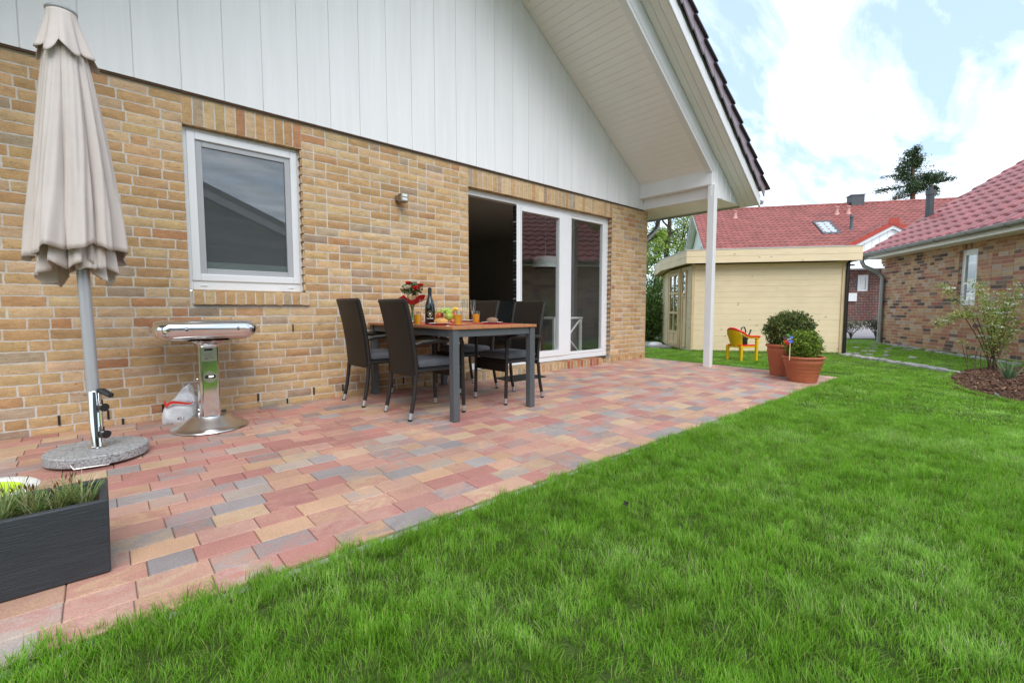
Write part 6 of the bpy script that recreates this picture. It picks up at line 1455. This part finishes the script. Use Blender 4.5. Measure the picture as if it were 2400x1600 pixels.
while y < 9:
    x = 1
    while x < 19:
        d = math.hypot(x, y-EYE[1])
        if 4.9 < d < 17 and in_view(x, y, .8):
            cx_, cy_ = x+rnd.uniform(-.06, .06), y+rnd.uniform(-.06, .06)
            if lawn_ok(cx_, cy_, .28): put(cx_, cy_, 5+rnd.randrange(4), zoff=0 if d < 9 else -.012)
        x += st_f
    y += st_f
x = -1.6
while x < patio_right(-2.83)+.2:      # the fringe that leans over the edging along both patio edges
    for k in range(3): put(x+rnd.uniform(-.03, .03), YE(x)-.052-k*.042+rnd.uniform(-.014, .018), 9+rnd.randrange(3), rnd.uniform(.6, 1.25) if k == 0 else 1)
    x += .055
x = -.9
while x < .45:
    put(x+rnd.uniform(-.02, .02), YE(x)-.02+rnd.uniform(-.012, .014)+max(0, .1-x)*.03, 9+rnd.randrange(3), rnd.uniform(.8, 1.35)); x += .05
y = -2.9
while y < .05:
    for k in range(3): put(patio_right(y)+.085+k*.06+rnd.uniform(-.01, .01), y+rnd.uniform(-.02, .02), 9+rnd.randrange(3), .8)
    y += .055
for s in np.arange(0, SLN, .06): p = S0+Sd*s-Sp*.04; put(p[0], p[1], 9+rnd.randrange(3), .9, .02)
a = 0
while a < 6.28:                        # ragged rim of the bark bed
    x, y = 8.75+2.13*math.cos(a), -4.85+1.0*math.sin(a)
    put(x, y, 9+rnd.randrange(3), .8, .01); a += .03
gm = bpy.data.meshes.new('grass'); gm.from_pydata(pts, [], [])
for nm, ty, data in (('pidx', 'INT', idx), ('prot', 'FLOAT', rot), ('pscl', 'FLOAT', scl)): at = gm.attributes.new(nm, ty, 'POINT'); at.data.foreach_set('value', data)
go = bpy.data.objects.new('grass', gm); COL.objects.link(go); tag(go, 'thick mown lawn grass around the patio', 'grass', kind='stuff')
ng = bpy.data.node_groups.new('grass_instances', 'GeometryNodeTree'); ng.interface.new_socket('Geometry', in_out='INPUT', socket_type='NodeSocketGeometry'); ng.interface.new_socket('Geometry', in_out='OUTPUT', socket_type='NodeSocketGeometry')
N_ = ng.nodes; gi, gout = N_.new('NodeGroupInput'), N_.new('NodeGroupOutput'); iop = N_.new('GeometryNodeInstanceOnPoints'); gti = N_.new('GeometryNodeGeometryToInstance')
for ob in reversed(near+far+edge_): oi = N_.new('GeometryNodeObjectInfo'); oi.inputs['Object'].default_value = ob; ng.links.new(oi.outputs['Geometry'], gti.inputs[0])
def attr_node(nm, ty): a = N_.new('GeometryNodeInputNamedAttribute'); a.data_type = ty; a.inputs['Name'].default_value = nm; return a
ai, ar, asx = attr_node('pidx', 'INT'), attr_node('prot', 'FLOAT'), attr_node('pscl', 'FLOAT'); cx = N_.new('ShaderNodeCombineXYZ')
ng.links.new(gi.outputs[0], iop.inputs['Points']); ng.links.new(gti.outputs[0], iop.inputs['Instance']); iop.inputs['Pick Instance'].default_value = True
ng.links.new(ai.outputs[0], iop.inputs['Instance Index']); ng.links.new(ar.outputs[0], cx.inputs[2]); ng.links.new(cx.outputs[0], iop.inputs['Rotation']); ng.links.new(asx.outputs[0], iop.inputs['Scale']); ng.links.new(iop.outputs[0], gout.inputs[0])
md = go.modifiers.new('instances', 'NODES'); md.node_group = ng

# ================================================================== LIGHT
SUN_AZ = math.atan2(-.35, -.94); SUN_EL = R(48)      # measured from +y towards +x
sd3 = Vector((math.cos(SUN_EL)*math.sin(SUN_AZ), math.cos(SUN_EL)*math.cos(SUN_AZ), math.sin(SUN_EL)))
sl_ = bpy.data.lights.new('sun', 'SUN'); sl_.energy = 1.15; sl_.angle = R(42); sl_.color = (1, .965, .91); so_ = bpy.data.objects.new('sun', sl_); COL.objects.link(so_); so_.rotation_euler = sd3.to_track_quat('Z', 'Y').to_euler(); so_.location = (0, -6, 12)
wd = bpy.data.worlds.new('World'); scene.world = wd; wd.use_nodes = True; wt = wd.node_tree; wt.nodes.clear()
def wn(typ, **kw):
    nd = wt.nodes.new(typ)
    for k, v in kw.items(): setattr(nd, k, v)
    return nd
sky = wn('ShaderNodeTexSky', sky_type='NISHITA', sun_disc=False, sun_elevation=SUN_EL, sun_rotation=SUN_AZ, air_density=1.0, dust_density=1.0, ozone_density=1.5)
tcw = wn('ShaderNodeTexCoord'); sx = wn('ShaderNodeSeparateXYZ'); wt.links.new(tcw.outputs['Generated'], sx.inputs[0])
mz = wn('ShaderNodeMath', operation='MAXIMUM'); mz.inputs[1].default_value = 0; wt.links.new(sx.outputs[2], mz.inputs[0]); ad = wn('ShaderNodeMath', operation='ADD'); ad.inputs[1].default_value = .22; wt.links.new(mz.outputs[0], ad.inputs[0])
dvx, dvy = wn('ShaderNodeMath', operation='DIVIDE'), wn('ShaderNodeMath', operation='DIVIDE'); cbw = wn('ShaderNodeCombineXYZ')
for i, d in ((0, dvx), (1, dvy)): wt.links.new(sx.outputs[i], d.inputs[0]); wt.links.new(ad.outputs[0], d.inputs[1]); wt.links.new(d.outputs[0], cbw.inputs[i])
mpw = wn('ShaderNodeMapping'); mpw.inputs['Location'].default_value = (5.2, 2.2, 0); mpw.inputs['Rotation'].default_value = (0, 0, R(100)); mpw.inputs['Scale'].default_value = (.9, 2.7, 1); wt.links.new(cbw.outputs[0], mpw.inputs[0])
nzw = wn('ShaderNodeTexNoise'); nzw.inputs['Scale'].default_value = 1.9; nzw.inputs['Detail'].default_value = 9; nzw.inputs['Roughness'].default_value = .6; nzw.inputs['Distortion'].default_value = .35; wt.links.new(mpw.outputs[0], nzw.inputs[0])
rw = wn('ShaderNodeValToRGB'); rw.color_ramp.elements[0].position = .40; rw.color_ramp.elements[0].color = (0, 0, 0, 1); rw.color_ramp.elements[1].position = .80; rw.color_ramp.elements[1].color = (1, 1, 1, 1); wt.links.new(nzw.outputs[0], rw.inputs[0])
mxw = wn('ShaderNodeMix', data_type='RGBA'); wt.links.new(rw.outputs[0], mxw.inputs[0]); veil = wn('ShaderNodeMix', data_type='RGBA'); veil.inputs[0].default_value = .72; wt.links.new(sky.outputs[0], veil.inputs[6]); veil.inputs[7].default_value = (2.85, 3.75, 4.75, 1); wt.links.new(veil.outputs[2], mxw.inputs[6]); mxw.inputs[7].default_value = (8.3, 8.6, 8.8, 1)
bg = wn('ShaderNodeBackground'); bg.inputs[1].default_value = .138; wt.links.new(mxw.outputs[2], bg.inputs[0]); ow = wn('ShaderNodeOutputWorld'); wt.links.new(bg.outputs[0], ow.inputs[0])
scene.view_settings.view_transform = 'Standard'; scene.view_settings.look = 'None'; scene.view_settings.gamma = 1; scene.view_settings.exposure = 0.97; scene.view_settings.use_curve_mapping = False
scene.cycles.use_denoising = True; scene.cycles.max_bounces = 8; scene.cycles.transparent_max_bounces = 12; scene.cycles.caustics_reflective = False; scene.cycles.caustics_refractive = False; scene.cycles.sample_clamp_indirect = 6
